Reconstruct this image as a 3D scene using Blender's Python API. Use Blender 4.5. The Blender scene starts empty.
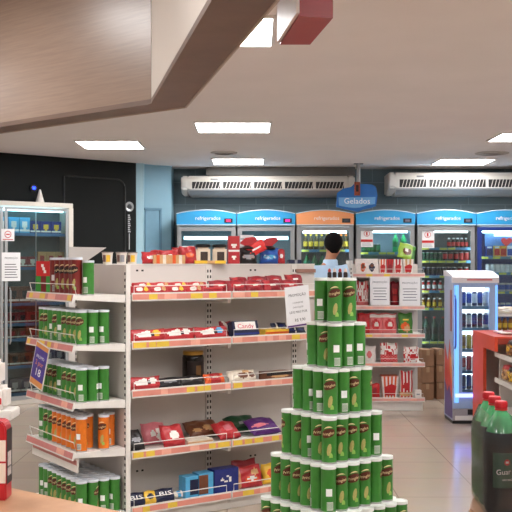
import bpy, bmesh, math, random, re
from mathutils import Vector, Matrix
R = random.Random(7)
PI = math.pi
S = bpy.context.scene
COL = S.collection
H = 1.65          # camera height
F = 960.0         # focal length in pixels of a 512 frame
HY = 264.0        # horizon row
CEIL = 2.98

# ------------------------------------------------------------------ materials
def lin(c):
    return tuple(((v/255.0)/12.92 if v/255.0 <= 0.04045 else ((v/255.0+0.055)/1.055)**2.4) for v in c)
MATS = {}
def mat(name, rgb, rough=0.5, metal=0.0, var=0.06, scale=18.0, spec=0.5, coat=0.0, emit=None, es=0.0):
    if name in MATS: return MATS[name]
    m = bpy.data.materials.new(name); m.use_nodes = True
    nt = m.node_tree; b = nt.nodes['Principled BSDF']
    c = lin(rgb)
    if var > 0:
        tc = nt.nodes.new('ShaderNodeTexCoord'); n = nt.nodes.new('ShaderNodeTexNoise')
        n.inputs['Scale'].default_value = scale; n.inputs['Detail'].default_value = 3
        nt.links.new(tc.outputs['Object'], n.inputs['Vector'])
        r = nt.nodes.new('ShaderNodeValToRGB')
        r.color_ramp.elements[0].position = 0.3; r.color_ramp.elements[1].position = 0.7
        r.color_ramp.elements[0].color = tuple(v*(1-var) for v in c)+(1,)
        r.color_ramp.elements[1].color = tuple(min(1, v*(1+var)) for v in c)+(1,)
        nt.links.new(n.outputs['Fac'], r.inputs['Fac']); nt.links.new(r.outputs['Color'], b.inputs['Base Color'])
    else:
        b.inputs['Base Color'].default_value = c+(1,)
    b.inputs['Roughness'].default_value = rough; b.inputs['Metallic'].default_value = metal
    b.inputs['Specular IOR Level'].default_value = spec
    b.inputs['Coat Weight'].default_value = coat
    if emit:
        b.inputs['Emission Color'].default_value = lin(emit)+(1,); b.inputs['Emission Strength'].default_value = es
    MATS[name] = m; return m

def thin_glass(name, tint=(235, 245, 245), gloss=0.10, haze=0.0, rough=0.03):
    m = bpy.data.materials.new(name); m.use_nodes = True; nt = m.node_tree
    for n in list(nt.nodes): nt.nodes.remove(n)
    out = nt.nodes.new('ShaderNodeOutputMaterial')
    t = nt.nodes.new('ShaderNodeBsdfTransparent'); t.inputs['Color'].default_value = lin(tint)+(1,)
    g = nt.nodes.new('ShaderNodeBsdfGlossy'); g.inputs['Roughness'].default_value = rough
    fr = nt.nodes.new('ShaderNodeFresnel'); fr.inputs['IOR'].default_value = 1.45
    ad = nt.nodes.new('ShaderNodeMath'); ad.operation = 'ADD'; ad.inputs[1].default_value = gloss; ad.use_clamp = True
    nt.links.new(fr.outputs[0], ad.inputs[0])
    mx = nt.nodes.new('ShaderNodeMixShader'); nt.links.new(ad.outputs[0], mx.inputs[0])
    nt.links.new(t.outputs[0], mx.inputs[1]); nt.links.new(g.outputs[0], mx.inputs[2])
    last = mx
    if haze > 0:
        d = nt.nodes.new('ShaderNodeBsdfDiffuse'); d.inputs['Color'].default_value = (0.75, 0.76, 0.78, 1)
        m2 = nt.nodes.new('ShaderNodeMixShader'); m2.inputs[0].default_value = haze
        nt.links.new(mx.outputs[0], m2.inputs[1]); nt.links.new(d.outputs[0], m2.inputs[2]); last = m2
    nt.links.new(last.outputs[0], out.inputs['Surface'])
    MATS[name] = m; return m

def emitter(name, rgb, strength):
    m = bpy.data.materials.new(name); m.use_nodes = True; nt = m.node_tree
    for n in list(nt.nodes): nt.nodes.remove(n)
    out = nt.nodes.new('ShaderNodeOutputMaterial'); e = nt.nodes.new('ShaderNodeEmission')
    e.inputs['Color'].default_value = lin(rgb)+(1,); e.inputs['Strength'].default_value = strength
    nt.links.new(e.outputs[0], out.inputs['Surface']); MATS[name] = m; return m

# ------------------------------------------------------------------ mesh building
class MB:
    def __init__(s): s.v = []; s.f = []; s.m = []
    def add(s, vs, fs, m=0, M=None):
        o = len(s.v)
        for p in vs:
            p = Vector(p)
            if M is not None: p = M @ p
            s.v.append(p)
        for i, f in enumerate(fs):
            s.f.append([o+k for k in f]); s.m.append(m[i] if isinstance(m, (list, tuple)) else m)
        return s
    def box(s, x0, x1, y0, y1, z0, z1, m=0, M=None):
        vs = [(x0,y0,z0),(x1,y0,z0),(x1,y1,z0),(x0,y1,z0),(x0,y0,z1),(x1,y0,z1),(x1,y1,z1),(x0,y1,z1)]
        fs = [(0,3,2,1),(4,5,6,7),(0,1,5,4),(1,2,6,5),(2,3,7,6),(3,0,4,7)]
        return s.add(vs, fs, m, M)
    def quad(s, a, b, c, d, m=0): return s.add([a,b,c,d], [(0,1,2,3)], m)
    def prism(s, poly, z0, z1, m=0, M=None, axis='z'):
        # poly: list of 2D points (ccw), extruded; axis 'z': (x,y)->z ; 'y': (x,z)->y ; 'x': (y,z)->x
        n = len(poly)
        def P(p, h):
            if axis == 'z': return (p[0], p[1], h)
            if axis == 'y': return (p[0], h, p[1])
            return (h, p[0], p[1])
        vs = [P(p, z0) for p in poly]+[P(p, z1) for p in poly]
        fs = [tuple(reversed(range(n))), tuple(range(n, 2*n))]
        fs += [(i, (i+1) % n, n+(i+1) % n, n+i) for i in range(n)]
        return s.add(vs, fs, m, M)
    def lathe(s, prof, seg=20, c=(0,0,0), m=0, M=None, caps=True):
        # prof: [(r,z)...] bottom to top ; m: index or list per ring segment
        vs = []; fs = []; ms = []
        for r, z in prof:
            for k in range(seg):
                a = 2*PI*k/seg; vs.append((c[0]+r*math.cos(a), c[1]+r*math.sin(a), c[2]+z))
        for i in range(len(prof)-1):
            for k in range(seg):
                k2 = (k+1) % seg
                fs.append((i*seg+k, i*seg+k2, (i+1)*seg+k2, (i+1)*seg+k)); ms.append(m[i] if isinstance(m, (list,tuple)) else m)
        if caps:
            fs.append(tuple(reversed(range(seg)))); ms.append(m[0] if isinstance(m, (list,tuple)) else m)
            fs.append(tuple(range((len(prof)-1)*seg, len(prof)*seg))); ms.append(m[-1] if isinstance(m, (list,tuple)) else m)
        return s.add(vs, fs, ms, M)
    def tube(s, pts, r, seg=6, m=0, M=None):
        pts = [Vector(p) for p in pts]; vs = []; fs = []
        for i, p in enumerate(pts):
            d = (pts[min(i+1, len(pts)-1)]-pts[max(i-1, 0)]).normalized()
            u = d.orthogonal().normalized() if abs(d.z) < 0.9 else d.cross(Vector((0,1,0))).normalized()
            if abs(d.z) < 0.9: u = d.cross(Vector((0,0,1))).normalized()
            w = d.cross(u).normalized()
            for k in range(seg):
                a = 2*PI*k/seg; vs.append(p+u*math.cos(a)*r+w*math.sin(a)*r)
        for i in range(len(pts)-1):
            for k in range(seg):
                k2 = (k+1) % seg; fs.append((i*seg+k, i*seg+k2, (i+1)*seg+k2, (i+1)*seg+k))
        fs.append(tuple(reversed(range(seg)))); fs.append(tuple(range((len(pts)-1)*seg, len(pts)*seg)))
        return s.add(vs, fs, m, M)
    def patch(s, r, t0, t1, z0, z1, m=0, n=8, c=(0,0), wob=None):
        # curved decal on a cylinder, angle measured from -Y
        vs = []
        for k in range(n+1):
            t = t0+(t1-t0)*k/n
            za, zb = (z0, z1) if wob is None else wob(k/n)
            for z in (za, zb): vs.append((c[0]+r*math.sin(t), c[1]-r*math.cos(t), z))
        fs = [(2*k, 2*k+2, 2*k+3, 2*k+1) for k in range(n)]
        return s.add(vs, fs, m)
    def mesh(s, name, mats, bevel=0, smooth=35, merge=False):
        me = bpy.data.meshes.new(name)
        me.from_pydata([tuple(v) for v in s.v], [], s.f)
        for mm in (mats if isinstance(mats, (list,tuple)) else [mats]): me.materials.append(mm)
        for p, k in zip(me.polygons, s.m): p.material_index = k
        bm = bmesh.new(); bm.from_mesh(me)
        if merge: bmesh.ops.remove_doubles(bm, verts=bm.verts, dist=1e-5)
        if bevel:
            es = [e for e in bm.edges if len(e.link_faces) == 2 and e.calc_face_angle(0) > 0.6]
            bmesh.ops.bevel(bm, geom=es, offset=bevel, segments=2, affect='EDGES', clamp_overlap=True)
        bm.to_mesh(me); bm.free()
        if smooth:
            for p in me.polygons: p.use_smooth = True
            me.set_sharp_from_angle(angle=math.radians(smooth))
        me.update(); return me
    def build(s, name, mats, parent=None, loc=None, rot=None, **kw):
        return ob(name, s.mesh(name, mats, **kw), parent, loc, rot)

def ob(name, data, parent=None, loc=None, rot=None):
    o = bpy.data.objects.new(name, data); COL.objects.link(o)
    if parent is not None: o.parent = parent
    if loc is not None: o.location = loc
    if rot is not None: o.rotation_euler = rot if isinstance(rot, (tuple,list)) else (0,0,rot)
    return o
def _nw(s): return len(re.findall(r"[A-Za-zÀ-ÿ0-9]+", s))
def tag(o, label, cat, group=None, kind=None):
    for a, b in ((' from the left', ' from left'), (' from the right', ' from right'), (' in the front row', ' of the front row'), (', place ', ', '), (' frozen food', ' food'), (' of the front row of the', ', front row,'), (' refrigerator at the right edge', ' refrigerator'), (' refrigerator', ' fridge'), (' behind the slim cooler', ' behind slim cooler'), (' with a ', ' with '), (' on the ', ' on '), (' of the ', ' of '), (' in the ', ' in '), (' drink can', ' can'), ('small ', ''), (' lowest shelf seen', ' lowest shelf'), (' right of the orange one', ' right of orange one'), (' shelf of fridge right of orange one', ' shelf, fridge right of orange one'), ('shelf, fridge right of orange one', 'shelf right of orange fridge')):
        if _nw(label) > 16: label = label.replace(a, b)
    o['label'] = label; o['category'] = cat
    if group: o['group'] = group
    if kind: o['kind'] = kind
    return o
def thing(name, label, cat, loc=(0,0,0), rot=0, group=None):
    return tag(ob(name, None, None, loc, rot), label, cat, group)
def struct(o): o['kind'] = 'structure'; return o
def copy_tree(o, parent=None):
    c = o.copy(); COL.objects.link(c)
    if parent is not None: c.parent = parent; c.matrix_parent_inverse = o.matrix_parent_inverse.copy()
    for ch in KIDS.get(o.name, ()): copy_tree2(ch, c)
    return c
def copy_tree2(o, parent):
    c = o.copy(); COL.objects.link(c); c.parent = parent
    for ch in KIDS.get(o.name, ()): copy_tree2(ch, c)
KIDS = {}
def kids_index(root):
    KIDS[root.name] = list(root.children)
    for ch in root.children: kids_index(ch)

ORD = ['first','second','third','fourth','fifth','sixth','seventh','eighth','ninth','tenth','eleventh','twelfth']

# ------------------------------------------------------------------ lettering
_tc = {}
def text_mesh(txt, size=1.0, align='CENTER', depth=0.0, shear=0.0):
    k = (txt, size, align, depth, shear)
    if k in _tc: return _tc[k].copy()
    cu = bpy.data.curves.new('lettering', 'FONT'); cu.body = txt; cu.size = size; cu.align_x = align; cu.align_y = 'CENTER'
    cu.extrude = depth; cu.shear = shear; cu.resolution_u = 2
    o = bpy.data.objects.new('lettering', cu); COL.objects.link(o)
    dg = bpy.context.evaluated_depsgraph_get()
    me = bpy.data.meshes.new_from_object(o.evaluated_get(dg))
    bpy.data.objects.remove(o); bpy.data.curves.remove(cu)
    _tc[k] = me; return me.copy()
def text_into(mb, txt, size, M, m=0, width=None, cyl=None, shear=0.0, slant=0.0):
    """add lettering to a mesh builder. text lies in local XZ facing -Y; M places it. cyl=r wraps it on a cylinder"""
    me = text_mesh(txt, size, shear=shear)
    xs = [v.co.x for v in me.vertices]
    k = 1.0
    if width and xs: k = width/(max(xs)-min(xs))
    vs = []
    for v in me.vertices:
        x, z = v.co.x*k, v.co.y*(min(k, 1.0) if width else 1)
        z += slant*x
        if cyl: vs.append((cyl*math.sin(x/cyl), -cyl*math.cos(x/cyl), z))
        else: vs.append((x, 0, z))
    mb.add(vs, [tuple(p.vertices) for p in me.polygons], m, M)
    bpy.data.meshes.remove(me)
T = Matrix.Translation
def RZ(a): return Matrix.Rotation(a, 4, 'Z')
def RX(a): return Matrix.Rotation(a, 4, 'X')
def RY(a): return Matrix.Rotation(a, 4, 'Y')

# ------------------------------------------------------------------ product shapes
def pillow_mesh(name, w, h, th, mats, pattern=None, nx=14, ny=10, seed=0, crimp=0.08, fins='x'):
    """flow-wrap / bag: upright in XZ, face towards -Y, bottom centre at the origin"""
    rr = random.Random(seed); mb = MB()
    ph = [rr.uniform(0, 6.28) for _ in range(6)]
    def T_(u, v):   # half thickness
        a = min(1, max(0, (1-abs(u))/crimp/2.2)) if fins in ('x', 'both') else (1-abs(u)**3)
        b = min(1, max(0, (1-abs(v))/crimp/2.2)) if fins in ('z', 'both') else (1-abs(v)**3)
        a = math.sin(min(1, a)*PI/2); b = math.sin(min(1, b)*PI/2)
        if fins in ('x', 'both'): a *= (1-0.35*abs(u)**2)
        if fins in ('z', 'both'): b *= (1-0.35*abs(v)**2)
        k = 1+0.10*math.sin(7*u+ph[0]+3*v)+0.08*math.sin(9*v+ph[1]-4*u)
        return th/2*max(0.03, a*b*k)
    for side in (-1, 1):
        vs = []
        for j in range(ny+1):
            for i in range(nx+1):
                u = -1+2*i/nx; v = -1+2*j/ny
                dx = 0.02*w*math.sin(5*v+ph[2])*abs(u)**4
                dz = 0.03*h*math.sin(4*u+ph[3])*abs(v)**2
                vs.append((u*w/2+dx, side*T_(u, v), (v+1)*h/2+dz*(1 if j else 0)))
        fs = []; ms = []
        for j in range(ny):
            for i in range(nx):
                a = j*(nx+1)+i; f = (a, a+1, a+nx+2, a+nx+1)
                fs.append(f if side < 0 else tuple(reversed(f)))
                u = -1+2*(i+.5)/nx; v = -1+2*(j+.5)/ny
                ms.append(pattern(u, v) if (pattern and side < 0) else 0)
        mb.add(vs, fs, ms)
    return mb.mesh(name, mats, smooth=60, merge=False)

def carton_mesh(name, w, d, h, mats, pattern=None, nx=12, nz=10, bevel=0):
    """box with printed front (-Y); bottom centre at the origin"""
    mb = MB(); x0, y0 = -w/2, -d/2
    vs = []; fs = []; ms = []
    for j in range(nz+1):
        for i in range(nx+1): vs.append((x0+w*i/nx, y0, h*j/nz))
    for j in range(nz):
        for i in range(nx):
            a = j*(nx+1)+i; fs.append((a, a+1, a+nx+2, a+nx+1))
            ms.append(pattern(-1+2*(i+.5)/nx, -1+2*(j+.5)/nz) if pattern else 0)
    mb.add(vs, fs, ms)
    V = [(x0,y0,0),(x0+w,y0,0),(x0+w,y0+d,0),(x0,y0+d,0),(x0,y0,h),(x0+w,y0,h),(x0+w,y0+d,h),(x0,y0+d,h)]
    mb.add(V, [(0,3,2,1),(4,5,6,7),(1,2,6,5),(2,3,7,6),(3,0,4,7)], 0)
    return mb.mesh(name, mats, smooth=0)
EXPOSURE = 1.33
LAMP = 11.0
FILL_LAMPS = [(-.24, 1.9), (2.84, 6.7), (2.84, 3.2), (-1.75, 3.7), (1.3, 2.0), (1.5, 4.0), (1.3, -1.0), (-3.7, 8.6), (-3.7, 5.2), (-.24, -1.3), (-2.6, 0.5)]  # unseen panels added to fill the fronts and put sheen on the canopy
# ------------------------------------------------------------------ camera
cd = bpy.data.cameras.new('camera'); cam = bpy.data.objects.new('camera', cd); COL.objects.link(cam)
cam.location = (0, 0, H); cam.rotation_euler = (PI/2, 0, 0)
cd.sensor_width = 36; cd.lens = 36*F/512; cd.shift_y = (HY-256)/512; cd.clip_start = 0.05
S.camera = cam
S.view_settings.view_transform = 'Standard'; S.view_settings.look = 'None'
S.view_settings.gamma = 1; S.view_settings.use_curve_mapping = False
S.view_settings.exposure = EXPOSURE
w = bpy.data.worlds.new('world'); S.world = w; w.use_nodes = True
w.node_tree.nodes['Background'].inputs[0].default_value = (0.6, 0.6, 0.62, 1); w.node_tree.nodes['Background'].inputs[1].default_value = 0.05

# ------------------------------------------------------------------ base materials
white_metal = mat('white painted metal', (226, 221, 215), 0.45, var=0.02)
panel_white = mat('warm white back panel', (212, 204, 198), 0.55, var=0.03, scale=4)
dark_slot = mat('dark slot', (45, 42, 40), 0.8, var=0)
strip_red = mat('salmon price strip', (222, 142, 126), 0.35, var=0.08, scale=9)
tag_yellow = mat('yellow price tag', (232, 196, 70), 0.4, var=0.05)
tag_pink = mat('pale price tag', (236, 170, 150), 0.4, var=0.05)
black_plastic = mat('black plastic', (22, 22, 24), 0.4, var=0)
paper = mat('white paper', (236, 236, 238), 0.7, var=0.02)
ink = mat('dark ink', (50, 50, 60), 0.7, var=0)
red_ink = mat('red ink', (200, 40, 40), 0.6, var=0)
white_ink = mat('white ink', (245, 245, 245), 0.5, var=0)
chrome = mat('brushed steel', (180, 180, 182), 0.3, metal=1.0, var=0)
glass = thin_glass('clear pane', gloss=0.04)

# ------------------------------------------------------------------ room
def floor_mat():
    m = bpy.data.materials.new('polished floor tiles'); m.use_nodes = True; nt = m.node_tree; b = nt.nodes['Principled BSDF']
    tc = nt.nodes.new('ShaderNodeTexCoord'); mp = nt.nodes.new('ShaderNodeMapping')
    mp.inputs['Location'].default_value = (-1.61+0.003, -8.0+0.003, 0)
    br = nt.nodes.new('ShaderNodeTexBrick'); br.offset = 0; br.squash = 1
    br.inputs['Scale'].default_value = 1; br.inputs['Brick Width'].default_value = 0.6; br.inputs['Row Height'].default_value = 0.6
    br.inputs['Mortar Size'].default_value = 0.004; br.inputs['Mortar Smooth'].default_value = 0.1; br.inputs['Bias'].default_value = 0
    br.inputs['Color1'].default_value = lin((188, 171, 156))+(1,); br.inputs['Color2'].default_value = lin((183, 166, 151))+(1,)
    br.inputs['Mortar'].default_value = lin((150, 134, 121))+(1,)
    n = nt.nodes.new('ShaderNodeTexNoise'); n.inputs['Scale'].default_value = 5; n.inputs['Detail'].default_value = 4
    mx = nt.nodes.new('ShaderNodeMix'); mx.data_type = 'RGBA'; mx.blend_type = 'MULTIPLY'; mx.inputs['Factor'].default_value = 0.12
    nt.links.new(tc.outputs['Object'], mp.inputs['Vector']); nt.links.new(mp.outputs[0], br.inputs['Vector']); nt.links.new(tc.outputs['Object'], n.inputs['Vector'])
    nt.links.new(br.outputs['Color'], mx.inputs['A']); nt.links.new(n.outputs['Color'], mx.inputs['B'])
    nt.links.new(mx.outputs['Result'], b.inputs['Base Color'])
    b.inputs['Roughness'].default_value = 0.17; b.inputs['Specular IOR Level'].default_value = 0.5
    return m
struct(MB().box(-5.3, 5.0, -3.0, 14.0, -0.1, 0).build('floor', floor_mat()))
ceil_m = mat('painted plaster ceiling', (236, 229, 226), 0.85, var=0.02, scale=2)
struct(MB().box(-5.3, 5.0, -3.0, 14.0, CEIL, CEIL+0.1).build('ceiling', ceil_m))
plain_wall = mat('grey painted wall', (190, 186, 182), 0.8, var=0.02, scale=3)
struct(MB().box(5.0, 5.1, -3, 14, 0, CEIL).build('wall_right', plain_wall))
struct(MB().box(-5.3, 5.0, -3.1, -3.0, 0, CEIL).build('wall_front', plain_wall))
struct(MB().box(-5.4, -5.3, -3.1, 14, 0, CEIL).build('wall_left', plain_wall))

def mural_mat():
    m = bpy.data.materials.new('slate wall with thin line drawing'); m.use_nodes = True; nt = m.node_tree; b = nt.nodes['Principled BSDF']
    tc = nt.nodes.new('ShaderNodeTexCoord'); mp = nt.nodes.new('ShaderNodeMapping'); mp.inputs['Rotation'].default_value = (PI/2, 0, 0)
    br = nt.nodes.new('ShaderNodeTexBrick'); br.offset = 0.37; br.squash = 1.6; br.squash_frequency = 3; br.offset_frequency = 2
    br.inputs['Scale'].default_value = 1; br.inputs['Brick Width'].default_value = 0.62; br.inputs['Row Height'].default_value = 0.31
    br.inputs['Mortar Size'].default_value = 0.005; br.inputs['Mortar Smooth'].default_value = 0.3; br.inputs['Bias'].default_value = 0
    br.inputs['Color1'].default_value = lin((106, 122, 128))+(1,); br.inputs['Color2'].default_value = lin((102, 118, 125))+(1,)
    br.inputs['Mortar'].default_value = lin((132, 147, 152))+(1,)
    nt.links.new(tc.outputs['Object'], mp.inputs['Vector']); nt.links.new(mp.outputs[0], br.inputs['Vector'])
    nt.links.new(br.outputs['Color'], b.inputs['Base Color']); b.inputs['Roughness'].default_value = 0.7
    return m
struct(MB().box(-1.2, 5.0, 13.45, 13.6, 0, CEIL).build('wall_back', mural_mat()))
# pale blue wall between the black wall and the refrigerators
blue_wall = mat('pale blue painted wall', (134, 172, 190), 0.75, var=0.03, scale=3)
blue_light = mat('lighter blue pilaster', (168, 204, 220), 0.7, var=0.02, scale=3)
mb = MB(); mb.prism([(-1.50, 12.80), (-1.155, 13.05), (-1.155, 13.6), (-1.5, 13.6)], 0, CEIL)
struct(mb.build('wall_corner', blue_wall))
struct(MB().prism([(-1.60, 12.66), (-1.49, 12.70), (-1.49, 12.95), (-1.60, 12.95)], 0, CEIL).build('trim_1', blue_light))
# painted door outline on that blue wall
dwv = Vector((0.345, 0.25, 0)).normalized()
MD = Matrix(((dwv.x, -dwv.y, 0, -1.50), (dwv.y, dwv.x, 0, 12.80), (0, 0, 1, 0), (0, 0, 0, 1)))
mb = MB()
mb.box(0.02, 0.24, -0.02, -0.0, 0.0, 2.37, 0, MD)
d1 = struct(mb.build('door_1', mat('blue door leaf', (112, 152, 174), 0.6, var=0.03)))
mb = MB(); mb.box(0.235, 0.262, -0.035, -0.0, 0.0, 2.40, 0, MD); mb.box(0.0, 0.262, -0.035, -0.0, 2.37, 2.40, 0, MD)
struct(mb.build('trim_2', mat('blue door casing', (98, 138, 160), 0.6, var=0.03)))

# black wall, turned 39 degrees
WA = math.atan2(1.19, 1.47); WO = Vector((-1.58, 12.64, 0))
MW = T(WO) @ RZ(WA)
black_wall = mat('black painted wall', (20, 23, 23), 0.75, var=0.12, scale=1.5, spec=.25)
struct(MB().box(-5.2, 0.0, 0.0, 0.12, 0, CEIL, 0, MW).build('wall_black', black_wall))
# raised rounded moulding on the black wall
mb = MB(); pts = []
for a in range(0, 91, 15):
    pts.append((-0.30+0.13*math.sin(math.radians(a))*1.0, -0.006, 2.62+0.13*math.cos(math.radians(a))))
pts = [(-1.05, -0.006, 0.5), (-1.05, -0.006, 2.75), (-0.98, -0.006, 2.75)] + pts + [(-0.17, -0.006, 0.5)]
mb.tube(pts, 0.011, 6, 0, MW)
struct(mb.build('trim_3', mat('black moulding', (38, 40, 40), 0.4, var=0)))
# round silver emblem and the lettering running down the wall under it
em = thing('wall_emblem', 'round silver emblem with light vertical lettering on the black wall', 'wall emblem', WO, WA)
ex = -0.105
mb = MB(); MR = T((ex, 0, 2.40)) @ RX(PI/2)
mb.lathe([(0.062, 0.0), (0.066, 0.008), (0.058, 0.014), (0.05, 0.010)], 28, m=0, M=MR); mb.build('badge', mat('silver badge', (176, 178, 180), 0.35, 0.5, var=0.05), em)
mb = MB(); mb.lathe([(0.036, 0.0105), (0.03, 0.016), (0.012, 0.020)], 20, m=0, M=MR)
mb.build('centre', mat('dark badge centre', (70, 74, 78), 0.4, var=0), em)
mb = MB(); mb.box(ex-0.006, ex+0.006, -0.006, 0.0, 1.84, 2.05)
for k in range(9): mb.box(ex-0.018, ex+0.018-0.006*(k % 3), -0.006, 0.0, 2.065+0.027*k, 2.065+0.027*k+0.016)
mb.build('lettering', mat('grey lettering', (188, 190, 192), 0.5, var=0), em)

# ------------------------------------------------------------------ ceiling lamps
lamp_on = emitter('lit diffuser', (252, 251, 250), LAMP)
lamp_frame = mat('white lamp frame', (235, 232, 228), 0.4, var=0)
def ceiling_light(x0, x1, y0, y1, label):
    cx, cy = (x0+x1)/2, (y0+y1)/2
    t = thing('ceiling_light', label, 'ceiling light', (cx, cy, CEIL), 0, 'square ceiling light panels')
    a, b = (x1-x0)/2, (y1-y0)/2
    mb = MB(); mb.box(-a+.02, a-.02, -b+.02, b-.02, -0.010, -0.003); mb.build('diffuser', lamp_on, t, smooth=0)
    mb = MB()
    for q in ((-a, a, -b, -b+.02), (-a, a, b-.02, b), (-a, -a+.02, -b+.02, b-.02), (a-.02, a, -b+.02, b-.02)): mb.box(*q, -0.014, 0)
    mb.build('frame', lamp_frame, t, smooth=0)
    return t
ceiling_light(-0.59, 0.15, 8.96, 9.64, 'square ceiling light in the middle, nearest of the two lit panels above the shelving')
ceiling_light(-1.96, -1.26, 10.30, 11.0, 'square ceiling light at the left in front of the black wall')
ceiling_light(-0.57, 0.11, 12.05, 12.72, 'small far ceiling light just in front of the left air conditioner')
ceiling_light(2.32, 3.04, 12.1, 12.8, 'far right ceiling light in front of the right air conditioner')
ceiling_light(2.48, 3.2, 9.7, 10.35, 'ceiling light cut off by the right edge of the photo')
ceiling_light(-0.59, 0.11, 5.13, 5.83, 'bright ceiling light beside the hanging red sign')
for x, y in FILL_LAMPS:
    ceiling_light(x-.35, x+.35, y-.35, y+.35, 'square ceiling light outside the frame')
# round ceiling speaker grilles / vents
for (px, py, z, r, lab) in ((224, 152.5, 11.45, 0.16, 'round ceiling grille between the two middle lights'), (492, 153, 11.5, 0.2, 'round ceiling grille above the far right light')):
    x = (px-256)/F*z
    t = thing('ceiling_grille', lab, 'ceiling grille', (x, z, CEIL), 0, 'round ceiling grilles')
    MB().lathe([(r, 0), (r, -0.008), (r*.9, -0.014)][::-1], 28).build('rim', mat('grille rim', (196, 186, 178), 0.6, var=0), t)
    mb = MB()
    for k in range(1, 5): 
        q = r*.85*k/5
        mb.lathe([(q-.008, -0.018), (q, -0.018), (q, -0.014), (q-.008, -0.014)], 24, caps=False)
    mb.build('louvre', mat('grille louvre', (170, 160, 152), 0.6, var=0), t)
for px, py, z, lab in ((292, 163, 12.6, 'tiny sprinkler cap on the ceiling by the left air conditioner'), (323, 163, 12.6, 'tiny sprinkler cap on the ceiling beside the sign pole')):
    tag(MB().lathe([(0.02, -0.012), (0.03, 0)], 12).build('sprinkler', lamp_frame, None, ((px-256)/F*z, z, CEIL)), lab, 'sprinkler', 'ceiling sprinklers')

# ------------------------------------------------------------------ hanging canopy above the checkout
def wood_mat(name, c1, c2, rough, ang=0.0):
    m = bpy.data.materials.new(name); m.use_nodes = True; nt = m.node_tree; b = nt.nodes['Principled BSDF']
    tc = nt.nodes.new('ShaderNodeTexCoord'); mp = nt.nodes.new('ShaderNodeMapping'); mp.inputs['Scale'].default_value = (1.2, 1.2, 26); mp.inputs['Rotation'].default_value = (0, 0, ang)
    n = nt.nodes.new('ShaderNodeTexNoise'); n.inputs['Scale'].default_value = 4; n.inputs['Detail'].default_value = 5; n.inputs['Roughness'].default_value = 0.6
    r = nt.nodes.new('ShaderNodeValToRGB'); r.color_ramp.elements[0].position = 0.35; r.color_ramp.elements[1].position = 0.68
    r.color_ramp.elements[0].color = lin(c1)+(1,); r.color_ramp.elements[1].color = lin(c2)+(1,)
    nt.links.new(tc.outputs['Object'], mp.inputs['Vector']); nt.links.new(mp.outputs[0], n.inputs['Vector']); nt.links.new(n.outputs['Fac'], r.inputs['Fac'])
    nt.links.new(r.outputs['Color'], b.inputs['Base Color']); b.inputs['Roughness'].default_value = rough
    return m
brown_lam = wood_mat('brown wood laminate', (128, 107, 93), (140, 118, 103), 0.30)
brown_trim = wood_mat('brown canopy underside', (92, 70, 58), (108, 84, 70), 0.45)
ZB = 2.30
def canopy_pt(px, py):   # a point of the canopy underside
    z = F*(ZB-H)/(HY-py); return ((px-256)/F*z, z)
A0 = canopy_pt(0, 127); A1 = canopy_pt(151, 104); A2 = canopy_pt(212, 0)
B0 = canopy_pt(0, 133); B1 = canopy_pt(186, 107); B2 = canopy_pt(278, 0)
def ext(p, q, k): return (p[0]+(p[0]-q[0])*k, p[1]+(p[1]-q[1])*k)
A00 = ext(A0, A1, 0.6); B00 = ext(B0, B1, 0.45); A22 = ext(A2, A1, 0.5); B22 = ext(B2, B1, 0.5)
can_ = thing('hanging_canopy', 'brown wooden canopy hanging from the ceiling over the checkout', 'canopy', (0, 0, 0))
def slab(a, b, c, d, z0, z1, name, m):
    mb = MB(); poly = [a, b, c, d]
    ar = sum(poly[i][0]*poly[(i+1) % 4][1]-poly[(i+1) % 4][0]*poly[i][1] for i in range(4))
    if ar < 0: poly = poly[::-1]
    mb.prism(poly, z0, z1); return mb.build(name, m, can_, smooth=0)
def off(p, q, d):       # q-p perpendicular offset away from the camera
    v = Vector((q[0]-p[0], q[1]-p[1])).normalized(); n = Vector((-v.y, v.x))
    if n.y < 0 and abs(n.y) > abs(n.x) or (abs(n.x) >= abs(n.y) and n.x < 0): n = -n
    return n*d
o1 = off(A00, A1, 0.02); o2 = off(A1, A22, 0.02)
slab(A00, A1, (A1[0]+o1.x, A1[1]+o1.y), (A00[0]+o1.x, A00[1]+o1.y), ZB+.02, CEIL, 'wood_panel', brown_lam)
slab((A1[0]+.002, A1[1]-.004), A22, (A22[0]+o2.x, A22[1]+o2.y), (A1[0]+o2.x, A1[1]+o2.y), ZB+.02, CEIL, 'side_panel', mat('grey canopy side panel', (206, 197, 188), 0.5, var=0.03, scale=2))
mb = MB()
mb.prism([A00, A1, B1, B00], ZB, ZB+.02); mb.prism([A1, A22, B22, B1], ZB, ZB+.02)
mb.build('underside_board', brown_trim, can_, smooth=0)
p1 = off(B00, B1, -0.02); p2 = off(B1, B22, -0.02)
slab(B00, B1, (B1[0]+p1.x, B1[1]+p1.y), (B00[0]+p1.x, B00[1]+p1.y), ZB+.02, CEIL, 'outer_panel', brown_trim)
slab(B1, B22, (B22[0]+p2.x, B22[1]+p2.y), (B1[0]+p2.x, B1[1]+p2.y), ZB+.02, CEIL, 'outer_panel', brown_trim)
mb = MB()
for a, b in ((B00, B1), (B1, B22)): mb.tube([(a[0], a[1], ZB), (b[0], b[1], ZB)], 0.005, 6)
mb.build('edge_trim', mat('pale edge trim', (176, 160, 146), 0.4, var=0), can_)

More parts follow.
